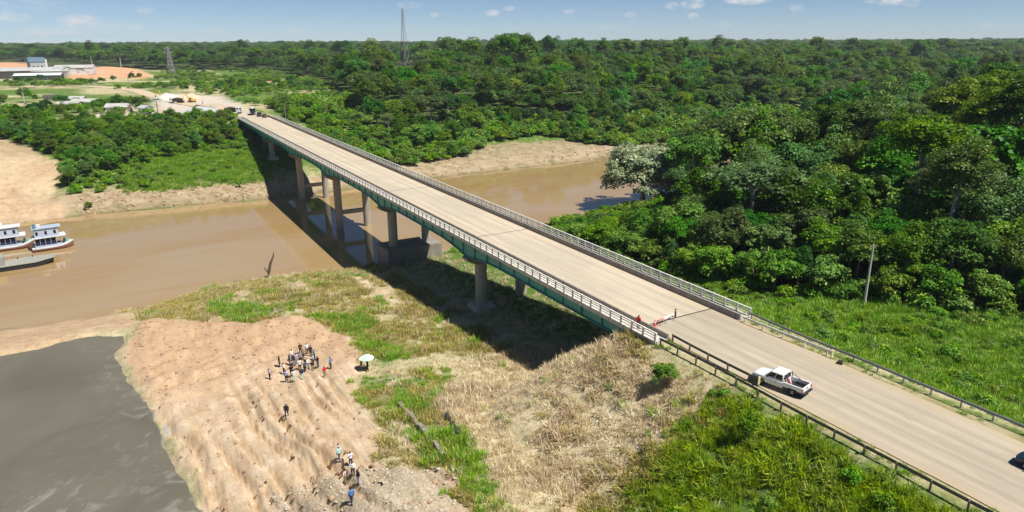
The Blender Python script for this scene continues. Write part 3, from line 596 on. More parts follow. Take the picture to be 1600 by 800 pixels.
def dump_truck(label, loc, rz, cabm='white_paint', loadm='brown_dirt'):
    t = thing('dump_truck', label, 'truck', loc, rz)
    bx(-.5, .5, -3.6, 3.4, .75, 1.0).build('chassis', 'dark_steel', t)
    c = MB().loft([[(-1.2, 2.0, .7), (1.2, 2.0, .7), (1.2, 3.7, .7), (-1.2, 3.7, .7)], [(-1.2, 2.0, 2.2), (1.2, 2.0, 2.2), (1.2, 3.7, 1.9), (-1.2, 3.7, 1.9)], [(-1.12, 2.05, 3.0), (1.12, 2.05, 3.0), (1.12, 3.35, 3.0), (-1.12, 3.35, 3.0)]]).build('cab', cabm, t, .06)
    MB().loft([[(-1.0, 3.70, 1.98), (1.0, 3.70, 1.98), (.95, 3.44, 2.78), (-.95, 3.44, 2.78)], [(-1.0, 3.62, 1.98), (1.0, 3.62, 1.98), (.95, 3.36, 2.78), (-.95, 3.36, 2.78)]]).build('windscreen', 'glass_dark', c)
    for sx in (-1, 1): bx(min(sx * 1.17, sx * 1.215), max(sx * 1.17, sx * 1.215), 2.4, 3.3, 2.05, 2.7).build('side_window', 'glass_dark', c); bx(min(sx * .75, sx * 1.1), max(sx * .75, sx * 1.1), 3.68, 3.74, .95, 1.15).build('headlight', 'headlamp', t)
    bx(-1.2, 1.2, 3.65, 3.85, .5, .85).build('bumper', 'dark_steel', t, .03); bx(-.85, .85, 3.68, 3.73, 1.2, 1.75).build('grille', 'black_plastic', t)
    b = MB(); b.loft([[(-1.0, -3.6, 1.1), (1.0, -3.6, 1.1), (1.0, 1.7, 1.1), (-1.0, 1.7, 1.1)], [(-1.25, -3.9, 2.7), (1.25, -3.9, 2.7), (1.25, 1.85, 2.7), (-1.25, 1.85, 2.7)]]); tip = b.build('tipper_body', 'dark_steel', t)
    m = MB()
    for y in np.arange(-3.2, 1.6, .95):
        for sx in (-1, 1): m.loft([[(sx * 1.02, y - .05, 1.1), (sx * 1.10, y - .05, 1.1), (sx * 1.10, y + .05, 1.1), (sx * 1.02, y + .05, 1.1)], [(sx * 1.26, y - .05, 2.7), (sx * 1.36, y - .05, 2.7), (sx * 1.36, y + .05, 2.7), (sx * 1.26, y + .05, 2.7)]])
    m.build('rib', 'dark_steel', tip)
    n = 12; rings = [[(1.15 * sc * math.cos(a), -1. + 2.6 * sc * math.sin(a), zz) for a in np.linspace(0, 2 * math.pi, n, endpoint=False)] for sc, zz in ((1, 2.62), (.7, 3.0), (.3, 3.25))]; MB().loft(rings).build('earth_load', loadm, t)
    for y in (2.85, -1.3, -2.6):
        for sx in (-1, 1): wheel(t, sx * 1.0, y, .52, .32, sx)
    return t
dump_truck('dump truck with white cab and dark tipper body at the far end of the bridge', (50.2, 353., 19.02), rad(-128))
dump_truck('dark-cabbed truck carrying a pale load, coming off the far bridge end', (57.2, 343.5, 19.02), rad(172), 'navy_paint', 'wall_cream')
pickup('dark pickup nearest the camera of the vehicles on the far bridge end', (58.4, 334.0, 19.0), rad(176), 'navy_paint')
saloon('car', 'small brown-black car parked beside the barrier on the far bridge end', 'car', (59.6, 327.6, 19.0), rad(180), 'cloth_brown')

# ------------------------------------------------------------------ things on the road
bar = thing('road_barricade', 'red and white plank barricade lying across the left lane where the bridge begins', 'barricade', (53.0, 57.0, 19.004), rad(12))
MB().box(-1.2, -.1, -.07, .07, .48, .70).build('red_board', 'pale_red', bar, .01); MB().box(-.09, 1.9, -.065, .065, .49, .69).build('white_board', 'white_paint', bar, .01)
for xx in (-1.0, 0, 1.6): MB().tube([(xx, -.35, 0), (xx, -.03, .6)], .04, 6).tube([(xx, .35, 0), (xx, .03, .6)], .04, 6).build('trestle', 'wood', bar)
cone_ = thing('traffic_cone', 'red traffic cone beside the left bridge barrier', 'traffic cone', (51.6, 56.9, 19.004)); MB().tube([(0, 0, .04), (0, 0, .75)], [.19, .03], 14).build('cone_shell', 'pink_red', cone_); bx(-.25, .25, -.25, .25, 0, .04).build('base', 'pink_red', cone_); MB().tube([(0, 0, .36), (0, 0, .50)], [.128, .098], 14).build('white_band', 'white_paint', cone_)
bol = thing('bollard', 'dark short post standing at the end of the plank barricade', 'bollard', (55.5, 57.7, 19.004)); MB().tube([(0, 0, 0), (0, 0, 1.05)], .11, 10).build('post_shaft', 'dark_steel', bol); MB().tube([(0, 0, .8), (0, 0, .95)], .118, 10).build('band', 'yellow_paint', bol)
p = (62.3, 41.6); sb = thing('stone_block', 'dark weathered block on the verge beside the pale inner guardrail', 'stone', (61.4, 39.6, 18.9), .4)
MB().loft([[(-.35, -.3, 0), (.35, -.28, 0), (.33, .3, 0), (-.33, .27, 0)], [(-.3, -.25, .42), (.28, -.22, .5), (.3, .22, .4), (-.27, .2, .46)]]).build('block', 'dark_steel', sb, .05)

# ------------------------------------------------------------------ poles, pylons
q = at(1350, 478); up_ = thing('utility_pole', 'tall pale concrete utility pole standing in the green verge before the forest', 'utility pole', tuple(q))
MB().tube([(0, 0, -.5), (0, 0, 9.6)], [.21, .12], 12).build('shaft', 'pale_concrete', up_); bx(-.75, .75, -.06, .06, 9.2, 9.32).build('crossarm', 'wood', up_)
for xx in (-.65, 0, .65):
    MB().tube([(xx, 0, 9.32), (xx, 0, 9.5)], [.05, .03], 8).build('insulator', 'pale_concrete', up_)
def pylon(label, loc, H, base, arms, rz):
    t = thing('transmission_tower', label, 'pylon', loc, rz, 'lattice transmission towers'); m = MB(); lv = [0, .2, .38, .53, .66, .76, .84, .91, .96, 1.]
    hw = lambda f: base * (1 - f) ** 1.2 * .5 + .55
    for sx in (-1, 1):
        for sy in (-1, 1): m.tube([(sx * hw(f), sy * hw(f), H * f) for f in lv], .34, 4)
    m.build('leg_frame', 'galvanised', t); m = MB()
    for a, b in zip(lv[:-1], lv[1:]):
        for ax in (0, 1):
            for s in (-1, 1):
                A = lambda sgn, f: ((sgn * hw(f), s * hw(f), H * f) if ax == 0 else (s * hw(f), sgn * hw(f), H * f))
                m.tube([A(-1, a), A(1, b)], .17, 4); m.tube([A(1, a), A(-1, b)], .17, 4); m.tube([A(-1, b), A(1, b)], .15, 4)
    m.build('bracing', 'galvanised', t)
    for f, wd in arms:
        m = MB()
        for s in (-1, 1): m.tube([(s * hw(f), 0, H * f), (s * wd, 0, H * f + .3)], .16, 4); m.tube([(s * hw(f), 0, H * f + 2.4), (s * wd, 0, H * f + .3)], .13, 4); m.tube([(s * wd, 0, H * f + .3), (s * wd, 0, H * f - 2.)], .12, 5)
        m.build('crossarm', 'galvanised', t)
    return t
x_, y_ = on_plane(633, 104, 17.); pylon('tall grey lattice tower rising above the forest into the sky', (x_, y_, gz(x_, y_) - .5), 78., 9., [(.86, 3.4), (.93, 2.6)], .4)
x_, y_ = on_plane(268, 117, 18.); pylon('smaller pale lattice tower in the low scrub behind the stockpiles', (x_, y_, gz(x_, y_) - .3), 30., 7., [(.80, 5.), (.92, 3.6)], .2)
q = at(43, 182); lp = thing('utility_pole', 'slim pale pole among the low trees on the far left bank', 'utility pole', tuple(q)); MB().tube([(0, 0, -.4), (0, 0, 11.5)], [.26, .16], 8).build('shaft', 'pale_concrete', lp); bx(-1.1, 1.1, -.08, .08, 10.9, 11.05).build('crossarm', 'wood', lp)

# ------------------------------------------------------------------ boats
def river_boat(label, loc, rz, L, W, tall, roofmat):
    t = thing('river_boat', label, 'boat', loc, rz, 'boats moored at the sandy bank'); t.scale = (1., .74, 1.3)
    n = 11; rings = []
    for i in range(n):
        f = i / (n - 1); y = -L / 2 + L * f; hw = W / 2 * (1 - max(0, (f - .68) / .32) ** 2.2 * .96) * (.88 + .12 * min(1, f * 5)); sh = .75 + .75 * max(0, f - .55) ** 1.5 * 2.2
        rings.append([(-hw * .7, y, -.3), (-hw, y, .35), (-hw, y, sh), (hw, y, sh), (hw, y, .35), (hw * .7, y, -.3)])
    h = MB().loft(rings).build('hull', 'rust_hull', t)
    MB().loft([[(p[0] * 1.03, p[1], p[2] - .16) for p in (r[2], r[3])] + [(p[0] * 1.03, p[1], p[2] + .06) for p in (r[3], r[2])] for r in rings]).build('gunwale', 'boat_white', h)
    y0, y1 = -L * .42, L * .22; w2 = W * .44
    bx(-w2, w2, y0, y1, .8, 1.15).build('lower_wall', 'blue_white', t)
    for sx in (-1, 1):
        for y in np.linspace(y0 + .1, y1 - .1, 6): MB().tube([(sx * w2 * .97, y, 1.15), (sx * w2 * .97, y, 2.62)], .05, 6).build('deck_post', 'boat_white', t)
    bx(-w2 * .8, w2 * .8, y0 + .4, y1 - 1.6, 1.152, 2.62).build('inner_cabin', 'cloth_navy', t)
    bx(-w2 * 1.12, w2 * 1.12, y0 - .4, y1 + 1.5, 2.625, 2.78).build('upper_deck', 'boat_white', t, .03)
    if tall:
        c = MB().loft([[(-w2 * .9, y0 + .3, 2.785), (w2 * .9, y0 + .3, 2.785), (w2 * .9, y1 - .2, 2.785), (-w2 * .9, y1 - .2, 2.785)], [(-w2 * .86, y0 + .4, 4.5), (w2 * .86, y0 + .4, 4.5), (w2 * .84, y1 - .7, 4.5), (-w2 * .84, y1 - .7, 4.5)]]).build('wheelhouse', 'blue_white', t, .03)
        for sx in (-1, 1):
            for y in np.linspace(y0 + 1.1, y1 - 1.6, 3): bx(min(sx * w2 * .80, sx * w2 * .91), max(sx * w2 * .80, sx * w2 * .91), y - .36, y + .36, 3.3, 4.0).build('window', 'glass_dark', c)
        for xx in (-.55, .55): bx(xx * w2 - .4, xx * w2 + .4, y1 - .62, y1 - .44, 3.35, 4.1).build('window', 'glass_dark', c)
        bx(-w2 * 1.02, w2 * 1.02, y0 - .1, y1 + .5, 4.505, 4.64).build('roof', roofmat, t, .03); bx(-w2 * .35, w2 * .35, y0 + 1.4, y0 + 2.6, 4.645, 5.2).build('roof_hatch', 'pale_metal', t, .04)
    else:
        m = MB()
        for sx in (-1, 1):
            for y in np.linspace(y0, y1 + 1.2, 6): m.tube([(sx * w2 * 1.05, y, 2.78), (sx * w2 * 1.05, y, 3.6)], .035, 5)
            m.tube([(sx * w2 * 1.05, y0, 3.6), (sx * w2 * 1.05, y1 + 1.2, 3.6)], .035, 5)
        m.build('handrail', 'boat_white', t)
    MB().tube([(0, L * .30, 1.2), (0, L * .30, 3.4)], .05, 6).build('mast', 'pale_metal', t)
    for q, (yb_, mt_) in enumerate(((L * .30, 'wood'), (L * .36, 'cloth_teal'), (-L * .45, 'deck_grey'))): bx(-.5, .4, yb_ - .4, yb_ + .35, .9, 1.75 - .15 * q).build('deck_crate', mt_, t, .04)
    tz = 4.645 if tall else 2.785
    MB().tube([(w2 * .5, y0 + .8, tz), (w2 * .5, y0 + .8, tz + .9)], [.45, .45], 12).build('water_tank', 'blue_tank', t)
    return t
a = on_plane(84, 388, 0); river_boat('white and pale blue two-deck river boat, farther out with its bow to the river', (a[0], a[1], 0), rad(-82), 12.5, 4.0, True, 'blue_white')
a = on_plane(22, 388, 0); river_boat('white two-deck boat with small square windows, second boat in from the frame edge', (a[0], a[1], 0), rad(-84), 12., 4.4, True, 'pale_metal')
a = on_plane(-14, 372, 0); river_boat('low white boat partly out of the frame behind the other boats', (a[0], a[1], 0), rad(-80), 12., 4.0, False, 'pale_metal')
a = on_plane(30, 416, 0); bg = thing('flat_barge', 'low flat grey barge with raked bow in front of the white boats', 'barge', (a[0], a[1], 0), rad(-84))
MB().loft([[(-2.2, -8, -.2), (2.2, -8, -.2), (2.2, -8, 1.0), (-2.2, -8, 1.0)], [(-2.2, 3.5, -.3), (2.2, 3.5, -.3), (2.2, 3.5, 1.0), (-2.2, 3.5, 1.0)], [(-1.2, 7.2, .75), (1.2, 7.2, .75), (1.2, 7.2, 1.25), (-1.2, 7.2, 1.25)]]).build('hull', 'black_plastic', bg)
MB().loft([[(-2.3, -8.1, 1.003), (2.3, -8.1, 1.003), (2.3, -8.1, 1.12), (-2.3, -8.1, 1.12)], [(-2.3, 3.5, 1.003), (2.3, 3.5, 1.003), (2.3, 3.5, 1.12), (-2.3, 3.5, 1.12)], [(-1.3, 7.4, 1.253), (1.3, 7.4, 1.253), (1.3, 7.4, 1.37), (-1.3, 7.4, 1.37)]]).build('deck', 'deck_grey', bg)
for yy_ in (-6, -3, 0, 3): MB().tube([(-1.9, yy_, 1.1), (-1.9, yy_, 1.45)], .12, 8).build('bitt', 'dark_steel', bg)
bx(-1.6, 1.4, -7.2, -2.6, 1.122, 2.9).build('deck_box', 'deck_grey', bg, .05); bg.scale = (1.35, 1., 1.1)

# ------------------------------------------------------------------ snag, broken wall, ditch
a = on_plane(421, 438, .1); sn = thing('dead_snag', 'dark bare tree snag leaning out of the shallow water at the near bank', 'driftwood', (a[0], a[1], -.3), .3); sn.scale = (1.25, 1.25, 1.1)
MB().tube([(-.8, -.2, 0), (-.2, 0, .9), (.2, .2, 2.2), (.6, .2, 3.6), (1.3, .3, 4.9), (1.6, .3, 5.9)], [.30, .34, .30, .24, .16, .06], 8).build('trunk', 'dead_wood', sn)
MB().tube([(.1, .1, 1.9), (-.4, .3, 2.7), (-.5, .4, 3.3)], [.18, .1, .04], 6).tube([(.6, .2, 3.7), (.5, -.2, 4.5)], [.14, .04], 6).tube([(-.9, -.2, .2), (-1.9, -.4, .45)], [.25, .08], 6).build('branch', 'dead_wood', sn)
def broken_wall(name, label, p0, p1, h, th, mat, gaps):
    a, b = at(*p0), at(*p1); L = (b - a).length; ang = math.atan2(b.y - a.y, b.x - a.x); t = thing(name, label, 'wall', tuple(a), ang)
    u = 0; r = random.Random(5)
    while u < L:
        l = r.uniform(.9, 1.9); hh = h * r.uniform(.6, 1.1); z0 = gz(a.x + math.cos(ang) * u, a.y + math.sin(ang) * u) - a.z
        MB().loft([[(u, -th / 2, z0 - .6), (u + l * .96, -th / 2, z0 - .6), (u + l * .96, th / 2, z0 - .6), (u, th / 2, z0 - .6)], [(u + .05, -th / 2 + r.uniform(0, .1), z0 + hh * r.uniform(.8, 1)), (u + l * .93, -th / 2, z0 + hh), (u + l * .93, th / 2, z0 + hh * .95), (u, th / 2, z0 + hh)]]).build('block', mat, t, .05)
        u += l * r.choice([1, 1.1, 1.5])
    return t
broken_wall('broken_wall', 'broken low concrete wall half buried in green weeds beside the dirt slope', (624, 636), (690, 712), .8, .5, 'dark_concrete', 0)
broken_wall('broken_wall', 'dark blocks standing in for a trench nearer the dry grass, half hidden by weeds', (697, 652), (722, 692), .7, .5, 'dark_steel', 0)  # near-black blocks stand in for a dark trench, no second wall here

# ------------------------------------------------------------------ construction yard and buildings beyond the bridge
def heap(name, label, px, py, rx, ry, h, mat, seed, cat='pile'):
    a = at(px, py); n, mrings = 22, 7; r = random.Random(seed); ph = [r.uniform(0, 6) for _ in range(4)]
    rings = []
    for i in range(mrings):
        f = i / (mrings - 1); sc = (1 - f) ** .9 + .02
        rings.append([(rx * sc * math.cos(t) * (1 + .12 * math.sin(3 * t + ph[0]) + .08 * math.sin(7 * t + ph[1])), ry * sc * math.sin(t) * (1 + .12 * math.sin(2 * t + ph[2])), h * f ** .95 * (1 + .1 * math.sin(4 * t + ph[3])) - .4 * (i == 0)) for t in np.linspace(0, 2 * math.pi, n, endpoint=False)])
    o = MB().loft(rings).build(name, mat, None, 0, True); o.location = a; tag(o, label, cat, 'stockpiles in the construction yard' if cat == 'pile' else None); return o
heap('gravel_pile', 'pale grey gravel heap nearest the left edge of the bridge end', 312, 178, 13, 8, 3.6, 'wall_grey', 1)
heap('gravel_pile', 'broad low grey gravel heap behind the trees in the yard', 285, 182, 9, 6, 2.6, 'wall_grey', 2)
heap('gravel_pile', 'pale lilac-grey gravel heap at the far left of the yard', 262, 157, 12, 8, 4.2, 'pale_concrete', 3)
heap('sand_pile', 'sandy tan heap beside the dirt spoil in the yard', 288, 156, 9, 6, 3.2, 'cloth_beige', 4)
def excavator(label, px, py, rz):
    a = at(px, py); t = thing('excavator', label, 'excavator', tuple(a), rz, 'excavators in the construction yard')
    for sx in (-1, 1): MB().loft([[(sx * 1.2 - .3, yv, zv) for yv, zv in prof] for prof in [[(-2, .3), (-1.7, 0), (1.7, 0), (2, .3), (1.8, .8), (-1.8, .8)]]] + [[(sx * 1.2 + .3, yv, zv) for yv, zv in prof] for prof in [[(-2, .3), (-1.7, 0), (1.7, 0), (2, .3), (1.8, .8), (-1.8, .8)]]]).build('track', 'dark_steel', t)
    bx(-1.35, 1.35, -2.2, 1.4, .95, 2.0).build('upper_body', 'machine_yellow', t, .08); c = bx(-1.3, -.3, .2, 1.7, 2.0, 3.1).build('cab', 'machine_yellow', t, .06); bx(-1.2, -.4, 1.69, 1.74, 2.1, 3.0).build('window', 'glass_dark', c)
    MB().tube([(.2, 1.2, 1.8), (.2, 3.4, 4.6), (.2, 5.6, 4.2)], [.28, .3, .2], 6).build('boom', 'machine_yellow', t); MB().tube([(.2, 5.6, 4.3), (.2, 6.1, 1.6)], [.2, .14], 6).build('stick', 'machine_yellow', t)
    MB().loft([[(-.4, 5.7, 1.6), (.8, 5.7, 1.6), (.8, 6.5, 1.6), (-.4, 6.5, 1.6)], [(-.4, 5.5, .5), (.8, 5.5, .5), (.8, 5.9, .4), (-.4, 5.9, .4)]]).build('bucket', 'dark_steel', t)
excavator('yellow excavator working behind the gravel heaps of the yard', 300, 160, 2.2); excavator('yellow excavator at the far left end of the construction yard', 256, 154, .8)
dump_truck('second dump truck parked among the heaps of the yard', tuple(at(276, 161)), 1.0)
heap('sand_pile', 'low tan heap in front of the dirt spoil at the yard edge', 300, 153, 7, 5, 2.6, 'cloth_beige', 6)
heap('gravel_pile', 'small dark grey heap by the road edge in the yard', 330, 170, 5, 4, 1.8, 'deck_grey', 7)
def house(name, label, px, py, w, l, h, rh, rz, wall, roof, cat='house', group=None, nwin=2, loc=None):
    a = loc or at(px, py); t = thing(name, label, cat, tuple(a), rz, group)
    MB().prism([(-w / 2, -.6), (w / 2, -.6), (w / 2, h), (0, h + rh), (-w / 2, h)], -l / 2, l / 2).build('wall', wall, t)
    ov = .5; th = .12; k_ = rh / (w / 2); m = MB()
    for s in (-1, 1):
        e = w / 2 + ov; m.loft([[(0, yv, h + rh + .02), (s * e, yv, h - ov * k_ + .02), (s * e, yv, h - ov * k_ + th), (0, yv, h + rh + th + .05)] for yv in (-l / 2 - ov, l / 2 + ov)])
    m.build('roof', roof, t)
    for s in (-1, 1):
        for i in range(nwin):
            yv = -l / 2 + l * (i + .5) / nwin; f = bx(min(s * w / 2, s * (w / 2 + .05)), max(s * w / 2, s * (w / 2 + .05)), yv - .6, yv + .6, 1.0, 2.1).build('window', 'white_paint', t); bx(min(s * (w / 2 + .052), s * (w / 2 + .08)), max(s * (w / 2 + .052), s * (w / 2 + .08)), yv - .5, yv + .5, 1.1, 2.0).build('pane', 'glass_dark', f)
    d = bx(-.5, .5, -l / 2 - .06, -l / 2, 0, 2.1).build('door', 'wood', t); bx(.3, .38, -l / 2 - .10, -l / 2 - .062, 1.0, 1.1).build('handle', 'chrome', d)
    return t
HG = 'small houses on the far left bank'
for px, py, w, l, h, rh, rz, wall, roof, lab in [(112, 171, 7, 12, 3, 1.3, .9, 'wall_cream', 'roof_zinc', 'small pale-roofed house leftmost of the pair behind the bushes'), (136, 167, 8, 14, 3, 1.4, 1.3, 'wall_grey', 'roof_zinc', 'long zinc-roofed house right beside the leftmost small house'), (122, 160, 5, 8, 2.6, 1.0, 1.2, 'wall_cream', 'roof_zinc', 'little shed with bright zinc roof at the edge of the lawn'),
    (188, 176, 7, 11, 3.2, 1.4, 1.2, 'wall_cream', 'roof_zinc', 'open-fronted house with dark doorway beside the dirt lane'), (229, 178, 5, 6, 3.2, 1.0, .5, 'white_paint', 'roof_zinc', 'small bright white hut among trees left of the yard'), (82, 158, 6, 8, 2.6, 1.1, 1.4, 'wall_grey', 'roof_dark', 'dark-roofed hut among trees at the left end of the lawn strip')]:
    house('small_house', lab, px, py, w, l, h, rh, rz, wall, roof, 'house', HG)
def at_z(px, py, z): x, y = on_plane(px, py, z); return Vector((x, y, gz(x, y)))
house('industrial_shed', 'very long white-roofed industrial shed at the left edge of the frame', 0, 0, 30, 95, 7, 3.0, 1.42, 'roof_dark', 'roof_zinc', 'industrial shed', None, 6, at_z(10, 121, 18))
house('industrial_shed', 'pale pitched-roof shed joined to the tower of the plant', 0, 0, 20, 34, 6, 3.4, 1.25, 'wall_grey', 'roof_zinc', 'industrial shed', None, 4, at_z(84, 120, 18))
house('industrial_shed', 'pale shed at the right end of the industrial plant', 0, 0, 18, 36, 6, 2.6, 1.35, 'pale_metal', 'roof_zinc', 'industrial shed', None, 4, at_z(120, 119, 18))
house('industrial_shed', 'lower open shed in front of the pale pitched-roof shed', 0, 0, 14, 40, 4.5, 2, 1.38, 'roof_dark', 'pale_metal', 'industrial shed', None, 5, at_z(62, 123, 18))
a = at_z(60, 118, 18); tw = thing('plant_tower', 'grey industrial tower with a blue top rising over the sheds', 'tower', tuple(a), .3)
bx(-7, 7, -6, 6, 0, 13).build('tower_wall', 'wall_grey', tw); bx(-8.5, 7.5, -6.5, 6.5, 13.003, 18).build('blue_top', 'blue_tank', tw, .2)
for i in range(3): bx(-5.2 + 4 * i, -3.2 + 4 * i, -6.12, -6.003, 6, 9).build('window', 'glass_dark', tw)
MB().tube([(9, 0, 0), (9, 0, 16)], [1.6, 1.6], 14).build('silo', 'pale_metal', tw)

# ------------------------------------------------------------------ people
def skin_body(verts, edges, radii, root, sub=1):
    me = bpy.data.meshes.new('tmp_skin'); me.from_pydata(verts, edges, []); o = bpy.data.objects.new('tmp_skin', me); C.objects.link(o)
    md = o.modifiers.new('s', 'SKIN'); md.use_smooth_shade = True; o.modifiers.new('d', 'SUBSURF').levels = sub
    sv = me.skin_vertices[0].data
    for i, r in enumerate(radii): sv[i].radius = r if isinstance(r, tuple) else (r, r); sv[i].use_root = (i == root)
    dg = bpy.context.evaluated_depsgraph_get(); dg.update(); out = bpy.data.meshes.new_from_object(o.evaluated_get(dg)); bpy.data.objects.remove(o); bpy.data.meshes.remove(me); return out
def person_meshes(pose):
    """skeleton facing +Y, feet on z=0. pose: arms l/r in 'down','fold','phone','point'; stride"""
    V, E, R, Z = [], [], [], []
    def add(p, r, par=None, zone='torso'):
        V.append(p); R.append(r); Z.append(zone)
        if par is not None: E.append((par, len(V) - 1))
        return len(V) - 1
    pel = add((0, 0, .96), (.15, .11)); bel = add((0, .005, 1.10), (.142, .105), pel); che = add((0, 0, 1.30), (.17, .115), bel); nb = add((0, -.01, 1.44), (.075, .07), che, 'torso'); nk = add((0, .0, 1.50), .055, nb, 'neck')
    hd = add((0, .02, 1.585), (.075, .088), nk, 'head'); ht = add((0, .01, 1.685), (.07, .08), hd, 'head'); add((0, .125, 1.585), .016, hd, 'head')
    for sx in (-1, 1): add((sx * .085, .0, 1.59), .018, hd, 'head')
    st = pose.get('stride', 0.)
    for sx, arm in ((-1, pose.get('l', 'down')), (1, pose.get('r', 'down'))):
        sh = add((sx * .185, 0, 1.405), .062, che, 'arm')
        el, wr, ha = dict(down=((.235, -.03, 1.13), (.245, .05, .89), (.24, .07, .81)), fold=((.25, .02, 1.15), (.10, .24, 1.16), (.02, .25, 1.18)), phone=((.26, .10, 1.18), (.16, .28, 1.36), (.14, .30, 1.44)), point=((.30, .16, 1.34), (.34, .40, 1.42), (.35, .48, 1.43)), hip=((.34, -.08, 1.15), (.20, .04, 1.0), (.17, .08, .96)), up=((.26, .12, 1.45), (.20, .18, 1.68), (.19, .19, 1.76)))[arm]
        f = lambda p: (sx * p[0], p[1], p[2])
        e = add(f(el), .047, sh, 'arm'); w = add(f(wr), .033, e, 'fore'); h = add(f(ha), .035, w, 'hand')
        d = (Vector(ha) - Vector(wr)).normalized(); sd_ = Vector((0, 1, 0)) if abs(d.y) < .7 else Vector((1, 0, 0))
        for k, (of, ln) in enumerate(((-.03, .065), (-.01, .08), (.012, .075), (.032, .06))):
            b0 = Vector(ha) + sd_ * of + d * .02; b1 = b0 + d * ln + Vector((-.018, 0, 0)); g = add(f(tuple(b0)), .011, h, 'hand'); add(f(tuple(b1)), .008, g, 'hand')
        tb = Vector(ha) + sd_ * .045 + d * .0; g = add(f(tuple(tb)), .012, w, 'hand'); add(f(tuple(tb + d * .045)), .009, g, 'hand')
        so = st * sx
        hip = add((sx * .095, 0, .90), .09, pel, 'leg'); kn = add((sx * .10, so * .16 + abs(so) * .05, .50), .060, hip, 'leg'); an = add((sx * .10, so * .26 - .03, .09 + max(0, -so) * .05), .040, kn, 'leg'); hl = add((sx * .10, so * .26 - .06, .045), .038, an, 'foot'); add((sx * .115, so * .26 + .15, .035), .034, hl, 'foot')
    body = skin_body(V, E, R, 0, 1)
    n = len(body.vertices); co = np.empty(n * 3); body.vertices.foreach_get('co', co); co = co.reshape(-1, 3); co[:, 2] -= co[:, 2].min()
    body.vertices.foreach_set('co', co.ravel()); no = np.array([v.normal[:] for v in body.vertices])
    best = np.full(n, 1e9); zone = np.zeros(n, int); names = ['torso', 'neck', 'head', 'arm', 'fore', 'hand', 'leg', 'foot']; A = np.array(V)
    for a, b in E:
        zb = Z[b]; ab = A[b] - A[a]; t = np.clip(((co - A[a]) @ ab) / (ab @ ab + 1e-9), 0, 1); rr = R[b][0] if isinstance(R[b], tuple) else R[b]
        d = np.linalg.norm(co - A[a] - t[:, None] * ab, axis=1) - .5 * rr
        m = d < best; best[m] = d[m]; zone[m] = names.index(zb)
    zone[(zone == 0) & (co[:, 2] < .99)] = 6
    polys = [tuple(p.vertices) for p in body.polygons]
    def sub(keep, off, shade=True):
        sel = [p for p in polys if sum(keep[i] for i in p) >= len(p) - 1]; idx = sorted({i for p in sel for i in p}); mp = {j: i for i, j in enumerate(idx)}
        me = bpy.data.meshes.new('cloth'); me.from_pydata([tuple(co[i] + no[i] * off) for i in idx], [], [tuple(mp[i] for i in p) for p in sel])
        me.polygons.foreach_set('use_smooth', np.ones(len(me.polygons), bool)); me.update(); return me
    nm = {q: i for i, q in enumerate(names)}
    parts = dict(shirt=sub(np.isin(zone, [0, 3]) | ((zone == 4) & pose.get('long', False)) | ((zone == 6) & (co[:, 2] > .93)), .022), trousers=sub((zone == 6), .014), shoes=sub((zone == 7) | ((zone == 6) & (co[:, 2] < .10)), .012),
                 hair=sub((zone == 2) & ((co[:, 2] > 1.62) | ((co[:, 1] < -.02) & (co[:, 2] > 1.53))), .014))
    return body, parts
POSES = [person_meshes(p) for p in (dict(l='down', r='down'), dict(l='fold', r='fold', long=True), dict(l='down', r='phone'), dict(l='down', r='down', stride=.8, long=True), dict(l='hip', r='down'), dict(l='up', r='down', long=True))]
def person(label, loc, rz, pose, shirt, trousers, group=None, hair='hair_black', skin='skin', h=1.74, cap=None):
    body, parts = POSES[pose]; b = body.copy(); b.materials.clear(); b.materials.append(M[skin])
    o = linkobj('person', b); tag(o, label, 'person', group); o.location = loc; o.rotation_euler = (0, 0, rz); sc = h / 1.74; o.scale = (sc * 1.08, sc * 1.08, sc)
    for nm, mt in (('shirt', shirt), ('trousers', trousers), ('shoes', 'black_plastic'), ('hair', hair)):
        me = parts[nm].copy(); me.materials.append(M[mt]); linkobj(nm, me, o)
    if cap:
        MB().tube([(0, .0, 1.66), (0, .0, 1.75), (0, 0, 1.775)], [.108, .10, .05], 12).box(-.07, .07, .08, .19, 1.675, 1.69).build('cap', cap, o)
    return o
CG = 'people gathered in a crowd on the dirt mound'
cc = at(468, 572)
def crowd_face(p): return math.atan2(cc.y - p.y, cc.x - p.x) - math.pi / 2
rp = random.Random(3)
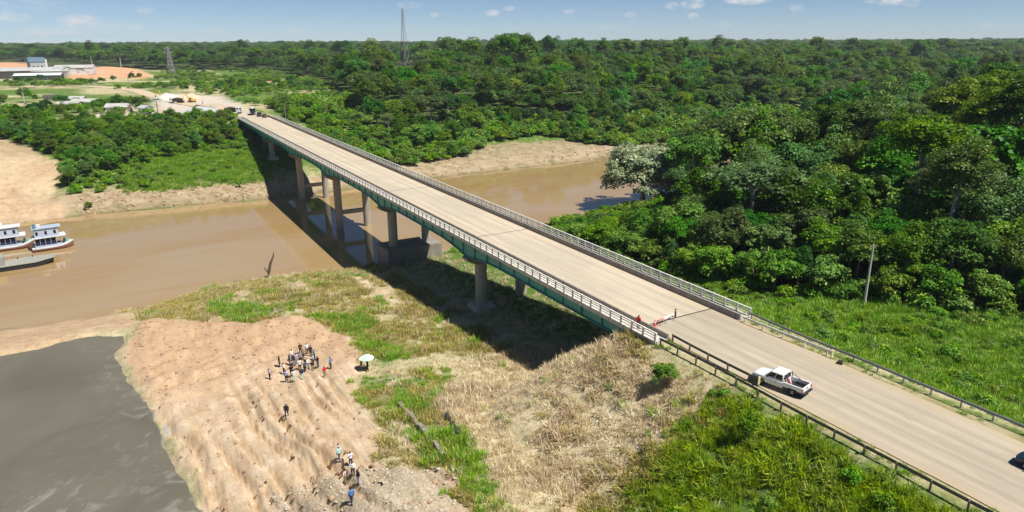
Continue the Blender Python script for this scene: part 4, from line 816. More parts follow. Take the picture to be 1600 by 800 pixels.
for px, py, pose, sh, tr, lab, kw in [
    (422, 593, 0, 'cloth_lilac', 'cloth_navy', 'person in a pale lilac shirt standing apart at the left of the crowd', {}),
    (437, 573, 0, 'cloth_black', 'cloth_black', 'person all in black at the left rim of the crowd, behind the white shirts', {}),
    (444, 585, 4, 'cloth_white', 'cloth_navy', 'person in white shirt and navy trousers, hand on hip, front left of crowd', {}),
    (448, 596, 0, 'cloth_lilac', 'cloth_black', 'person in lilac top and black trousers nearest the camera in the crowd', {}),
    (456, 588, 1, 'cloth_black', 'cloth_black', 'person in black with folded arms between the lilac top and the pale mint trousers', {}),
    (460, 596, 2, 'cloth_white', 'cloth_mint', 'person in white top and pale mint trousers filming at the front of the crowd', {}),
    (472, 593, 0, 'cloth_navy', 'cloth_mint', 'person in navy top and mint trousers at the front right of the crowd', {}),
    (453, 571, 2, 'cloth_black', 'cloth_denim', 'person in black top and jeans holding up a phone, left of the white shirt', {}),
    (460, 572, 0, 'cloth_black', 'cloth_grey', 'person in black top and grey trousers in the middle of the crowd', {}),
    (457, 564, 4, 'cloth_white', 'cloth_denim', 'tall person in a loose white shirt standing out in the middle of the crowd', dict(h=1.86)),
    (463, 569, 0, 'cloth_lilac', 'cloth_grey', 'person in lilac shirt and grey trousers behind the tall white shirt', {}),
    (470, 553, 1, 'cloth_brown', 'cloth_black', 'person in a brown top at the back of the crowd', {}),
    (480, 553, 0, 'cloth_white', 'cloth_black', 'person in white shirt and black trousers farthest back in the crowd', {}),
    (486, 557, 0, 'cloth_navy', 'cloth_navy', 'person in navy from head to foot at the back right of the crowd', {}),
    (492, 563, 2, 'cloth_teal', 'cloth_black', 'person in a teal shirt holding up a phone on the right of the crowd', {}),
    (490, 570, 0, 'cloth_skyblue', 'cloth_black', 'person in a sky blue shirt in front of the teal shirt', {}),
    (477, 571, 1, 'cloth_beige', 'cloth_black', 'person in a beige shirt with folded arms in the crowd', {}),
    (482, 576, 0, 'cloth_white', 'cloth_grey', 'person in white shirt and grey trousers beside the beige shirt', {}),
    (489, 580, 2, 'cloth_black', 'cloth_khaki', 'person in black top and khaki trousers filming, right front of the crowd', {}),
    (497, 574, 4, 'cloth_black', 'cloth_denim', 'person in black top and jeans, hand on hip, right rim of the crowd', {}),
    (470, 567, 0, 'cloth_grey', 'cloth_black', 'person in a mid grey shirt amid the crowd', {}),
    (469, 579, 1, 'cloth_white', 'cloth_black', 'person in white long sleeves with folded arms in the centre of the crowd', {}),
    (477, 581, 0, 'cloth_denim', 'cloth_black', 'person in a dark denim shirt at the front centre of the crowd', {}),
    (475, 562, 4, 'cloth_khaki', 'cloth_navy', 'person in a khaki shirt and navy trousers deep in the crowd', {}),
    (507.5, 589, 4, 'cloth_red', 'cloth_khaki', 'person in a bright red shirt standing just right of the crowd', {}),
    (517, 576, 0, 'cloth_blue', 'cloth_brown', 'person in a blue shirt behind the red shirt, right of the crowd', {})]:
    p = at(px, py); person(lab, tuple(p), crowd_face(p) + rp.uniform(-.5, .5), pose, sh, tr, CG, skin=rp.choice(['skin', 'skin', 'skin_light']), h=kw.pop('h', 1.74 + rp.uniform(-.08, .06)), cap=kw.pop('cap', None))
p = at(448.5, 651); person('lone person in black walking on the rutted dirt slope', tuple(p), rad(160), 3, 'cloth_black', 'cloth_black')
WG = 'people walking together at the foot of the dirt slope'
for px, py, pose, sh, tr, rz, lab, kw in [
    (531, 720, 3, 'cloth_mint', 'cloth_denim', 20, 'person in a mint shirt and lilac cap walking at the left of the lower group', dict(cap='cloth_lilac')),
    (548.5, 728, 2, 'cloth_white', 'cloth_navy', 190, 'person in white shirt filming at the top of the lower group', {}),
    (537, 739, 0, 'cloth_brown', 'cloth_brown', 60, 'person in brown clothes half hidden in the lower group', {}),
    (541, 756, 4, 'cloth_pink', 'cloth_khaki', 30, 'person in a loose pale pink shirt in the lower group', dict(h=1.8)),
    (552, 744, 1, 'cloth_white', 'cloth_black', 150, 'person in white long sleeves with folded arms in the lower group', {}),
    (560.5, 757, 0, 'cloth_black', 'cloth_lilac', 100, 'person in black top and lilac trousers at the right of the lower group', dict(h=1.8)),
    (550, 787, 3, 'cloth_blue', 'cloth_navy', 10, 'person in blue shirt and navy trousers nearest the bottom of the picture', dict(h=1.82))]:
    p = at(px, py); person(lab, tuple(p), rad(rz), pose, sh, tr, WG, h=kw.pop('h', 1.76), cap=kw.pop('cap', None))
person('person in a red shirt on the bridge sidewalk by the abutment', (49.1, 56.9, 19.163), rad(-70), 4, 'cloth_red', 'cloth_denim')
p = at(317, 163); person('tiny dark-clad person standing in the construction yard', tuple(p), 1., 0, 'cloth_black', 'cloth_black', h=1.9)
pa = at(565, 581); pb = at(575, 581)
person('person in dark clothes left of the pair sharing the pale umbrella', tuple(pa), rad(60), 0, 'cloth_black', 'cloth_navy')
person('person in black holding the pale umbrella aloft', tuple(pb), rad(80), 5, 'cloth_black', 'cloth_black')
um = thing('umbrella', 'open white and pale green umbrella held over the pair at the grass edge', 'umbrella', tuple(pb + Vector((-.12, .30, 1.5))))
MB().tube([(0, 0, 0), (.12, 0, .85)], .015, 6).build('stick', 'dark_steel', um)
n = 16; rings = []
for f in (0.02, .35, .7, 1.):
    rings.append([(.12 + 1.02 * f * math.cos(2 * math.pi * j / n), 1.02 * f * math.sin(2 * math.pi * j / n), .85 - .36 * f * f - (.04 if j % 2 and f == 1 else 0)) for j in range(n)])
rings += [[(a, b, c - .02) for a, b, c in r] for r in rings[::-1]]
cp = MB().loft(rings, True); cp.mi = [1 if (i % n) in (9, 10, 11, 12, 5, 6) else 0 for i in range(len(cp.f))]; cp.build('canopy', ['umbrella_white', 'umbrella_green'], um)

# ------------------------------------------------------------------ foliage prototypes
def leaf_quads(pos, nrm, size, r, asp=.62, fold=.18):
    """rhombus leaves: pos (N,3), nrm (N,3), size (N,)"""
    n = len(pos); t = r.normal(size=(n, 3)); t -= (t * nrm).sum(1, keepdims=True) * nrm; t /= np.linalg.norm(t, axis=1, keepdims=True) + 1e-9; b = np.cross(nrm, t); s_ = size[:, None]
    v = np.stack([pos - t * s_ * .5, pos + b * s_ * asp * .5 + nrm * s_ * fold, pos + t * s_ * .5, pos - b * s_ * asp * .5 + nrm * s_ * fold], 1).reshape(-1, 3)
    return v, np.arange(n * 4).reshape(-1, 4)
def crown_mesh(name, seed, a, h0, h1, ncl, per, leaf, mat='leaf', flat=.5, rc=.36, low=-.35, droop=0.):
    r = np.random.default_rng(seed); c = np.array([0, 0, (h0 + h1) / 2]); hz = (h1 - h0) / 2
    u = r.normal(size=(ncl, 3)); u /= np.linalg.norm(u, axis=1, keepdims=True); u[:, 2] = np.where(u[:, 2] < low, -u[:, 2] * .7, u[:, 2])
    rad_ = r.uniform(.35, 1.0, (ncl, 1)) ** .5; az0 = np.arctan2(u[:, 1], u[:, 0]); lump = (1 + .24 * np.sin(2 * az0 + seed) * np.sin(3 * az0 + 2.1 * seed) + .16 * np.sin(5 * u[:, 2] + 3 * az0 + seed))[:, None] * r.uniform(.86, 1.14, (ncl, 1))
    cen = c + u * rad_ * np.array([a * .74, a * .74, hz * .78]) * lump; rcs = a * rc * r.uniform(.6, 1.25, ncl)
    k = r.integers(0, ncl, ncl * per); d = r.normal(size=(len(k), 3)); d /= np.linalg.norm(d, axis=1, keepdims=True); d[:, 2] = np.where(d[:, 2] < -.35, -d[:, 2], d[:, 2])
    pos = cen[k] + d * (rcs[k] * r.uniform(.55, 1.08, len(k)))[:, None] * np.array([1, 1, .8]); pos[:, 2] -= droop * (np.hypot(pos[:, 0], pos[:, 1]) / a) ** 2
    nr = d * .6 + np.array([0, 0, flat]) + r.normal(size=d.shape) * .42; nr /= np.linalg.norm(nr, axis=1, keepdims=True)
    v, f = leaf_quads(pos, nr, leaf * r.uniform(.6, 1.35, len(k)), r); ct = r.uniform(0, 1, ncl); tint = np.clip(ct[k] * .6 + r.uniform(0, .45, len(k)), 0, 1)
    return mesh_np(name, v, f, M[mat], dict(tint=np.repeat(tint, 4))), cen
def trunk_mesh(name, h, r0, cen, seed, mat='bark', nl=7):
    r = random.Random(seed); m = MB(); bend = [r.uniform(-.5, .5) for _ in range(4)]; top = Vector((bend[0], bend[1], h)); mid = Vector((bend[2] * .4, bend[3] * .4, h * .5))
    m.tube([(0, 0, -.8), (0, 0, .1), mid, top], [r0 * 1.5, r0 * 1.1, r0 * .8, r0 * .45], 9)
    idx = list(range(len(cen))); r.shuffle(idx)
    for i in idx[:nl]:
        e = Vector(cen[i]); s_ = mid.lerp(top, r.uniform(.5, 1)); q = s_.lerp(e, .5) + Vector((0, 0, -.3)); m.tube([s_, q, e], [r0 * .42, r0 * .28, r0 * .08], 6)
    me_o = m.build(name, mat, None, 0, True); me = me_o.data; bpy.data.objects.remove(me_o); return me
def palm_meshes(seed, h, nf=15, L=3.6):
    r = np.random.default_rng(seed); P_, N_, S_ = [], [], []; V_, F_ = [], []; tv = []
    for i in range(nf):
        az_ = 2 * math.pi * i / nf + r.uniform(-.2, .2); el = r.uniform(.1, 1.25); d = np.array([math.cos(az_), math.sin(az_), 0]); sd_ = np.array([-d[1], d[0], 0])
        for j in range(16):
            f = (j + 1) / 16; p = np.array([0, 0, h]) + d * L * f * math.cos(el * (1 - .3 * f)) + np.array([0, 0, L * (math.sin(el) * f - .75 * f * f)])
            for s2 in (-1, 1):
                ln = .75 * math.sin(math.pi * min(1, .12 + f * .86)) + .12; tip = p + sd_ * s2 * ln + d * ln * .45 - np.array([0, 0, ln * .35]); wd = d * .085
                b = len(V_); V_ += [p - wd, p + wd, tip + wd * .5, tip - wd * .5]; F_.append((b, b + 1, b + 2, b + 3)); tv += [float(r.uniform(0, .75))] * 4
    me = mesh_np('crown', np.array(V_), np.array(F_), M['leaf_palm'], dict(tint=np.array(tv)))
    o = MB().tube([(0, 0, -.6), (.15, .05, h * .5), (0, 0, h + .1)], [.26, .19, .15], 8).build('trunk', 'bark_pale', None, 0, True); t = o.data; bpy.data.objects.remove(o); return t, me
def blades_mesh(name, seed, n, spread, L, wid, mat, splay=.5, curve=.4):
    r = np.random.default_rng(seed); a = r.uniform(0, 2 * math.pi, n); rr = spread * np.sqrt(r.uniform(0, 1, n)); base = np.stack([rr * np.cos(a), rr * np.sin(a), np.full(n, -.05)], 1)
    a2 = a + r.normal(size=n) * 1.2; tilt = np.abs(r.normal(size=n)) * splay; ln = L * r.uniform(.5, 1.15, n); d = np.stack([np.sin(tilt) * np.cos(a2), np.sin(tilt) * np.sin(a2), np.cos(tilt)], 1); sd_ = np.stack([-np.sin(a2), np.cos(a2), np.zeros(n)], 1) * wid
    mid = base + d * (ln * .55)[:, None]; d2 = d.copy(); d2[:, 2] -= curve; d2 /= np.linalg.norm(d2, axis=1, keepdims=True); tip = mid + d2 * (ln * .5)[:, None]
    v = np.stack([base - sd_, base + sd_, mid + sd_ * .8, mid - sd_ * .8, tip + sd_ * .12, tip - sd_ * .12], 1).reshape(-1, 3); i = np.arange(n) * 6
    f = np.concatenate([np.stack([i, i + 1, i + 2, i + 3], 1), np.stack([i + 3, i + 2, i + 4, i + 5], 1)]); return mesh_np(name, v, f, M[mat], dict(tint=np.repeat(r.uniform(0, 1, n), 6)))
KIND = {}
def proto(key, name, seed, a, h0, h1, ncl, per, leaf, r0, mat='leaf', bark='bark', **kw):
    me, cen = crown_mesh('crown', seed, a, h0, h1, ncl, per, leaf, mat, **kw); KIND[key] = (name, trunk_mesh('trunk', h0 + (h1 - h0) * .45, r0, cen, seed, bark), me, h1)
proto('dome1', 'broadleaf_tree', 1, 5.2, 3.0, 12., 78, 120, .40, .30, rc=.25)
proto('dome2', 'broadleaf_tree', 2, 4.6, 2.5, 12.5, 64, 125, .38, .28, 'leaf_olive', rc=.29)
proto('dome3', 'broadleaf_tree', 3, 5.8, 4.5, 12., 84, 115, .42, .32, 'leaf_deep', flat=.7, rc=.22)
proto('dome4', 'broadleaf_tree', 4, 4.0, 1.5, 12., 60, 125, .36, .25, droop=1.2, rc=.28)
proto('dome5', 'broadleaf_tree', 13, 3.1, 1.2, 13., 60, 110, .36, .24, 'leaf_deep', rc=.36, droop=1.5)
proto('dome6', 'broadleaf_tree', 14, 6.6, 8.0, 12.6, 80, 110, .40, .34, 'leaf_grey', 'bark_pale', rc=.2, flat=.9)
proto('dome7', 'broadleaf_tree', 15, 5.0, 2.0, 12.2, 90, 90, .55, .30, 'leaf', rc=.17)
proto('tall1', 'tall_forest_tree', 5, 6.2, 11., 24., 80, 125, .44, .45, 'leaf', 'bark_pale', flat=.6, rc=.24)
proto('tall2', 'tall_forest_tree', 6, 5.0, 8., 25., 80, 110, .42, .40, 'leaf_olive', 'bark_pale', rc=.30)
proto('young1', 'young_tree', 7, 2.9, .5, 6.6, 44, 95, .32, .14, 'bush_leaf', rc=.28)
proto('young2', 'young_tree', 8, 3.3, .3, 6.0, 50, 90, .33, .15, 'bush_leaf', flat=.6, rc=.26)
proto('pale', 'spreading_tree', 9, 12.5, -.5, 17., 190, 130, .60, .60, 'leaf_pale', 'bark_pale', rc=.15, low=-.7)
t, c_ = palm_meshes(11, 9.); KIND['palm1'] = ('palm_tree', t, c_, 11.)
t, c_ = palm_meshes(12, 6.5, 13, 4.2); KIND['palm2'] = ('palm_tree', t, c_, 8.5)
FIRST = {}
def plant(key, x, y, h, label, group, sxy=None, rz=None, cat='tree'):
    name, tm, cm, H = KIND[key]; z = gz(x, y); s_ = h / H; sxy = s_ if sxy is None else sxy
    e = thing(name, label, cat, (x, y, z), rng.uniform(0, 6.28) if rz is None else rz, group); e.scale = (sxy, sxy, s_)
    if key not in FIRST: FIRST[key] = (linkobj('trunk', tm, e), linkobj('crown', cm, e))
    else:
        for src in FIRST[key]:
            o = src.copy(); C.objects.link(o); o.parent = e
    return e
def darts(x0, x1, y0, y1, n, cond, space, seed, order=None):
    r = np.random.default_rng(seed); px = r.uniform(x0, x1, n); py = r.uniform(y0, y1, n); ok = cond(px, py); px, py = px[ok], py[ok]
    o = np.argsort(np.hypot(px, py)) if order else np.arange(len(px)); px, py = px[o], py[o]; sp = space(px, py); kx, ky = [], []
    KX = np.empty(len(px)); KY = np.empty(len(px)); m = 0
    for a, b, s_ in zip(px, py, sp):
        if m == 0 or np.min((KX[:m] - a) ** 2 + (KY[:m] - b) ** 2) > s_ * s_: KX[m], KY[m] = a, b; m += 1
    return KX[:m].copy(), KY[:m].copy()

# notable trees
p = on_plane(1003, 318, 2.); plant('pale', p[0], p[1], 20., 'huge pale grey-green spreading tree leaning over the river, right of the bridge', None, 1.42)
for px, py, h, sc_ in [(1062, 262, 9, .8)]: pass
for px, py, z0, key, h, lab in [(1170, 262, 9, 'palm2', 13, 'palm with long drooping fronds behind the pale spreading tree'), (1410, 90, 0, None, 0, '')][:1]:
    p = on_plane(px, py, z0); plant(key, p[0], p[1], h, lab, None)
p = at(1040, 606); plant('young2', p.x, p.y, 2.9, 'dark green round bush on the embankment below the bridge end', None, .52, cat='bush')
p = at(1165, 690); plant('young1', p.x, p.y, 3.4, 'dark green bush amid the yellow-green tall grass at the bottom', None, .45, cat='bush')
p = at(374, 293); plant('young2', p.x, p.y, 2.6, 'small round bush alone on the bare far bank left of the bridge', None, .40, cat='bush')
p = at(358, 186); plant('young1', p.x, p.y, 5., 'grey-green tree at the left corner of the far bridge end', None, .8)
p = at(248, 186); plant('palm1', p.x, p.y, 11, 'slender tree standing alone left of the gravel heaps', None)
p = at(140, 326); plant('young1', p.x, p.y, 2.4, 'dry thorny bush at the water edge below the sandy spur', None, .5, cat='bush')
for px, py, h, lab in [(190, 236, 9, 'palm standing highest in the left bank thicket'), (560, 205, 9, 'palm just right of the bridge on the far bank')]:
    p = at(px, py); plant('palm1', p.x, p.y, h, lab, None)

# forest on the near right bank
def project(x, y, z):
    d = Vector((x - CAM[0], y - CAM[1], z - CAM[2])); f_ = Vector((math.sin(YAW) * math.cos(PITCH), math.cos(YAW) * math.cos(PITCH), -math.sin(PITCH))); r_0 = Vector((math.cos(YAW), -math.sin(YAW), 0)); u_0 = r_0.cross(f_)
    q = d.dot(f_); return 800 + FPX * d.dot(r_0) / q, 400 - FPX * d.dot(u_0) / q
def top_limit(x, y, h):
    '''canopy height the near forest reaches in this direction'''
    z = gz(x, y)
    while h > 2.5:
        px, py = project(x, y, z + h)
        if py > np.interp(px, [880, 930, 1000, 1060, 1074, 1110, 1200, 1285, 1330, 1400, 1500, 1600, 1700], [352, 334, 328, 318, 205, 188, 176, 170, 134, 126, 120, 92, 88]): break
        h *= .94
    return h
dR = lambda x, y: x - X_EDGE(y)
cR = lambda x, y: (dR(x, y) > 1.5) & (y_near(x) - y > np.where(x > 144, -1, 4)) & (x < 300)
tx, ty = darts(80, 300, 12, 190, 9000, cR, lambda x, y: np.interp(dR(x, y), [0, 12, 50, 120, 200], [4.4, 5.6, 7.6, 9.5, 11]), 21, True)
sel = np.argsort(np.hypot(tx, ty))[:150]; G1 = 'trees of the forest on the near bank right of the bridge'; selset = set(sel.tolist())
KL = dict(young='low leafy bright green tree at the front edge of the forest right of the bridge', dome='rounded dark green tree within the forest right of the bridge', tall='tall pale-trunked tree rising above the forest right of the bridge')
def pick(d, r):
    if d < 7: return r.choice(['young1', 'young2', 'dome4', 'young2']), r.uniform(4.5, 7.5)
    if d < 26: return r.choice(['dome1', 'dome2', 'dome4', 'young2', 'dome3', 'dome5', 'dome7']), r.uniform(7.5, 12.5)
    if r.random() < .22: return r.choice(['tall1', 'tall2']), r.uniform(21, 29)
    if r.random() < .10: return 'palm1', r.uniform(11, 16)
    return r.choice(['dome1', 'dome2', 'dome3', 'dome4', 'dome5', 'dome6', 'dome7']), r.uniform(11, 18) if d < 55 else r.uniform(14, 22)
rt = random.Random(8); STUFF = []
for i in range(len(tx)):
    d = float(dR(tx[i], ty[i])); key, h = pick(d, rt)
    if 110 < tx[i] < 165 and y_near(tx[i]) - ty[i] < 14: h *= .6
    if tx[i] > 140 and y_near(tx[i]) - ty[i] < 50:
        h = max(h, rt.uniform(21, 30))
        if key[0] == 'y': key = rt.choice(['dome1', 'dome2', 'dome3', 'dome7'])
    if math.hypot(tx[i] - 142, ty[i] - 170) < 19: continue
    h = top_limit(float(tx[i]), float(ty[i]), h)
    if h < 3: continue
    if h < 8 and key[:4] in ('tall', 'palm'): key = 'young2'
    sxy = h / KIND[key][3] * (rt.uniform(.95, 1.3) if not key.startswith('palm') else 1)
    if i in selset:
        kk = key[:4] if key[:4] in ('dome', 'tall', 'palm') else 'young'
        plant(key, float(tx[i]), float(ty[i]), h, KL.get(kk, 'palm standing amid the forest right of the bridge'), G1 if kk != 'palm' else 'palms of the near right forest', sxy)
    else: STUFF.append((tx[i], ty[i], key, sxy, h / KIND[key][3]))
# forest on the far bank beyond the river, right of the bridge
edge2 = lambda x: np.interp(x, [60, 72, 100, 130, 150, 180, 196, 215, 350], [42, 14, 18, 22, 38, 42, 22, 6, 6])
dF = lambda x, y: y - y_far(x) - edge2(x)
scrub = PW['scrub']
cF = lambda x, y: (dF(x, y) > 0) & (x > 68 + np.clip(y - 330, 0, 200) * .22) & (np.hypot(x, y) < 470) & (sdist(x, y, scrub) < 0)
tx, ty = darts(66, 420, 255, 470, 12000, cF, lambda x, y: np.interp(dF(x, y), [0, 10, 40, 120], [5., 6.5, 8.5, 10.5]), 22, True)
sel = set(np.argsort(np.hypot(tx, ty))[:110]); G2 = 'trees of the forest on the far bank right of the bridge'
KL2 = dict(young='low bushy green tree at the foot of the far bank forest', dome='rounded green tree in the far bank forest beyond the river', tall='tall tree rising out of the far bank forest beyond the river', palm='palm amid the far bank forest beyond the river')
for i in range(len(tx)):
    d = float(dF(tx[i], ty[i])); key, h = pick(d * .8, rt); h *= .95
    if tx[i] < 105 and key[:4] in ('tall', 'dome'): key, h = rt.choice(['young1', 'young2', 'dome4']), rt.uniform(5, 8)
    sxy = h / KIND[key][3] * (rt.uniform(.95, 1.3) if not key.startswith('palm') else 1)
    if i in sel:
        kk = key[:4] if key[:4] in KL2 else 'young'; plant(key, float(tx[i]), float(ty[i]), h, KL2[kk], G2 if kk != 'palm' else 'palms of the far bank forest', sxy)
    else: STUFF.append((tx[i], ty[i], key, sxy, h / KIND[key][3]))
# bare pale dead trees standing in the near forest
def dead_tree(x, y, h, seed, label):
    r = random.Random(seed); e = thing('dead_tree', label, 'tree', (x, y, gz(x, y)), r.uniform(0, 6), 'bare dead trees in the near right forest'); m = MB(); pts = [(0, 0, -.6)]; a = [0, 0]
    for k_ in range(1, 7): a[0] += r.uniform(-.5, .6); a[1] += r.uniform(-.5, .5); pts.append((a[0], a[1], h * k_ / 6))
    m.tube(pts, [.36, .32, .28, .23, .17, .11, .04], 7); m.build('trunk', 'bark_pale', e); m = MB()
    for k_ in (3, 4, 4, 5, 5):
        q = Vector(pts[k_]); dd = Vector((r.uniform(-1, 1), r.uniform(-1, 1), r.uniform(.3, .9))) * r.uniform(1.6, 3.2); m.tube([q, q + dd * .5 + Vector((0, 0, -.2)), q + dd], [.12, .08, .03], 5)
    m.build('limb', 'bark_pale', e)
for px, py, z0, h, lab in [(1512, 270, 16, 17, 'tall bare pale dead tree rising from the dark forest near the right edge'), (1408, 300, 16, 15, 'bare pale leaning dead tree amid the forest above the utility pole'), (1225, 262, 12, 16, 'bare pale dead tree right of the big pale spreading tree'), (1075, 300, 6, 15, 'brown bare trunk right beside the big pale spreading tree'), (1570, 330, 16, 12, 'short bare dead trunk at the right frame edge in the forest')]:
    q = on_plane(px, py, z0); dead_tree(q[0], q[1], h, int(px), lab)
# big trees standing over the near right forest
rt3 = random.Random(12)
for i, (px, dist, h, lab) in enumerate([(1340, 205, 28, 'tallest broad tree left of the bare dead trunk in the near right forest'), (1405, 185, 25, 'big dark tree behind the leaning bare trunk in the near right forest'), (1475, 225, 31, 'lofty tree between the two bare pale trunks in the near right forest'), (1545, 165, 25, 'big leafy tree close to the right frame edge'), (1592, 205, 32, 'dark towering tree cut by the right frame edge'), (1245, 225, 23, 'broad tree behind the bare trunk right of the pale spreading tree'), (1160, 238, 22, 'broad tree between the pale spreading tree and the dead trunk'), (1290, 150, 17, 'rounded tree halfway between the utility pole and the river bend')]):
    d = pixel_ray(px, 250); q = math.hypot(d[0], d[1]); plant(['tall1', 'dome3', 'tall2', 'dome7', 'tall1', 'dome2', 'dome1', 'dome5'][i], d[0] / q * dist, d[1] / q * dist, h, lab, None, h / 24 * (1.35 if i in (0, 2, 4) else 1.9))
# emergent trees that break the skyline
rt2 = random.Random(4)
for i, (px, rr_, h) in enumerate([(790, 520, 44), (770, 560, 40), (815, 540, 41), (975, 640, 44), (940, 700, 42), (905, 620, 40), (1065, 720, 42), (735, 640, 40), (700, 760, 42), (660, 820, 41), (580, 900, 42), (535, 1000, 41), (1010, 820, 42), (1120, 900, 43), (860, 760, 41), (1275, 950, 43), (1400, 900, 42), (1440, 980, 42), (1330, 1100, 42), (485, 1150, 42), (380, 1250, 40), (185, 1150, 38), (140, 1250, 40), (1510, 420, 36), (1575, 300, 33), (1480, 330, 31), (1345, 300, 30)][::1]):
    d = pixel_ray(px, 80); q = math.hypot(d[0], d[1]); ex, ey = d[0] / q * rr_, d[1] / q * rr_
    h -= rt2.uniform(1, 6)
    plant(['tall1', 'tall2', 'dome3'][i % 3], ex, ey, h, 'emergent tree whose crown breaks the skyline above the forest', 'emergent trees along the skyline', (h / 24 if i % 3 < 2 else h / 16) * rt2.uniform(.9, 1.5))
# thicket on the far bank left of the bridge
yardp, spurp, lanep = PW['yard'], PW['spur'], PW['lane']
def cL(x, y): 
    d = y - y_far(x); return (d > np.interp(x, [-80, -15, 0, 20, 44], [18, 22, 36, 48, 62])) & (x < 44 - np.clip(y - 300, 0, 60) * .05) & (d < 108) & (sdist(x, y, spurp) < -2) & (sdist(x, y, yardp) < -3) & (sdist(x, y, lanep) < -2)
tx, ty = darts(-80, 46, 262, 372, 5000, cL, lambda x, y: np.full(np.shape(x), 5.6), 23, True)
sel = set(np.argsort(np.hypot(tx, ty))[:75]); G3 = 'trees of the thicket on the far bank left of the bridge'
for i in range(len(tx)):
    key = rt.choice(['young1', 'young2', 'young2', 'dome2', 'dome4', 'dome1']); h = rt.uniform(4.5, 7) if key[0] == 'y' else rt.uniform(6, 8.5); sxy = h / KIND[key][3] * rt.uniform(1.0, 1.4)
    if i in sel: plant(key, float(tx[i]), float(ty[i]), h, 'low bushy green tree in the left bank thicket' if key[0] == 'y' else 'taller rounded tree in the left bank thicket', G3, sxy)
    else: STUFF.append((tx[i], ty[i], key, sxy, h / KIND[key][3]))

# ------------------------------------------------------------------ scattered stuff through geometry nodes
def scatter(name, protos, pts, rz, scl, kidx, label, cat, tilt=None):
    n = len(pts); me = bpy.data.meshes.new(name); me.vertices.add(n); me.vertices.foreach_set('co', np.asarray(pts, np.float32).ravel())
    rot = np.zeros((n, 3), np.float32); rot[:, 2] = rz
    if tilt is not None: rot[:, :2] = tilt
    for nm, typ, ar in (('rot', 'FLOAT_VECTOR', rot), ('scl', 'FLOAT_VECTOR', np.asarray(scl, np.float32))):
        a_ = me.attributes.new(nm, typ, 'POINT'); a_.data.foreach_set('vector', ar.ravel())
    a_ = me.attributes.new('kidx', 'INT', 'POINT'); a_.data.foreach_set('value', np.asarray(kidx, np.int32)); me.update()
    o = linkobj(name, me); tag(o, label, cat, kind='stuff')
    ng = bpy.data.node_groups.new(name, 'GeometryNodeTree'); ng.interface.new_socket('Geometry', in_out='INPUT', socket_type='NodeSocketGeometry'); ng.interface.new_socket('Geometry', in_out='OUTPUT', socket_type='NodeSocketGeometry')
    nn = ng.nodes; gi, go = nn.new('NodeGroupInput'), nn.new('NodeGroupOutput'); jn = nn.new('GeometryNodeJoinGeometry'); L_ = ng.links.new
    def at_(nm, typ): q = nn.new('GeometryNodeInputNamedAttribute'); q.data_type = typ; q.inputs['Name'].default_value = nm; return q.outputs[0]
    ar, asx, ak = at_('rot', 'FLOAT_VECTOR'), at_('scl', 'FLOAT_VECTOR'), at_('kidx', 'INT')
    for i, pr in enumerate(protos):
        oi = nn.new('GeometryNodeObjectInfo'); oi.inputs['Object'].default_value = pr; oi.inputs['As Instance'].default_value = True; ip = nn.new('GeometryNodeInstanceOnPoints'); cp_ = nn.new('FunctionNodeCompare'); cp_.data_type = 'INT'; cp_.operation = 'EQUAL'
        ins = [q for q in cp_.inputs if q.type == 'INT']; L_(ak, ins[0]); ins[1].default_value = i
        L_(gi.outputs[0], ip.inputs['Points']); L_(cp_.outputs[0], ip.inputs['Selection']); L_(oi.outputs['Geometry'], ip.inputs['Instance']); L_(ar, ip.inputs['Rotation']); L_(asx, ip.inputs['Scale']); L_(ip.outputs[0], jn.inputs[0])
    L_(jn.outputs[0], go.inputs[0]); o.modifiers.new('scatter', 'NODES').node_group = ng; return o
def loose(me): return bpy.data.objects.new(me.name, me)
# far forest
keys = ['dome1', 'dome2', 'dome3', 'dome4', 'tall1', 'tall2', 'young1', 'young2', 'palm1', 'dome5', 'dome6', 'dome7']; protos = [FIRST[q][1] for q in keys]
OPEN = np.array([on_plane(px, py, 17.) for px, py in [(-260, 113), (60, 112), (240, 113), (380, 112), (450, 117), (520, 135), (575, 165), (590, 205), (500, 205), (385, 205), (300, 206), (-260, 216)]])
CLR = [np.array([on_plane(px, py, 17.5) for px, py in q]) for q in ([(-260, 100), (60, 98), (145, 104), (240, 108), (240, 128), (-260, 131)], [(-260, 133), (240, 140), (300, 146), (270, 156), (235, 158), (-260, 152)], [(225, 146), (345, 150), (395, 178), (390, 202), (330, 195), (250, 186)], [(85, 148), (240, 150), (240, 161), (170, 160), (88, 157)], [(395, 116), (445, 114), (445, 131), (398, 133)])]
r_ = np.random.default_rng(31); rr = []; 
edges = np.geomspace(300, 4800, 60)
for ra, rb in zip(edges[:-1], edges[1:]):
    sp = 7.8 * (1 + ra / 1300); n = int((rb * rb - ra * ra) * .5 * 1.62 / (sp * sp)); th = r_.uniform(rad(-17), rad(76), n); q = np.sqrt(r_.uniform(ra * ra, rb * rb, n)); rr.append(np.stack([q * np.sin(th), q * np.cos(th), np.full(n, sp)], 1))
rr = np.concatenate(rr); fx, fy, sp = rr.T; keep = (fy - y_far(fx) > np.where(fx > 260, 4, np.maximum(edge2(fx), 16))) & ~((np.hypot(fx, fy) < 470) & (fx > 66) & (sdist(fx, fy, scrub) < 0)) & ~((fx < 66) & (fy - y_far(fx) < 108))
near_r = (y_near(fx) - fy > 2) & (fx > 290) & (fy > -50); keep |= near_r
inopen = sdist(fx, fy, OPEN) > 0; clump = fbm(fx, fy, 60, 44, 3); keep &= ~inopen | (clump > .05) & (r_.uniform(size=len(fx)) < .8)
for q in CLR: keep &= sdist(fx, fy, q) < -3
keep &= dline(fx, fy, [(p.x, p.y) for p in dense]) > 9
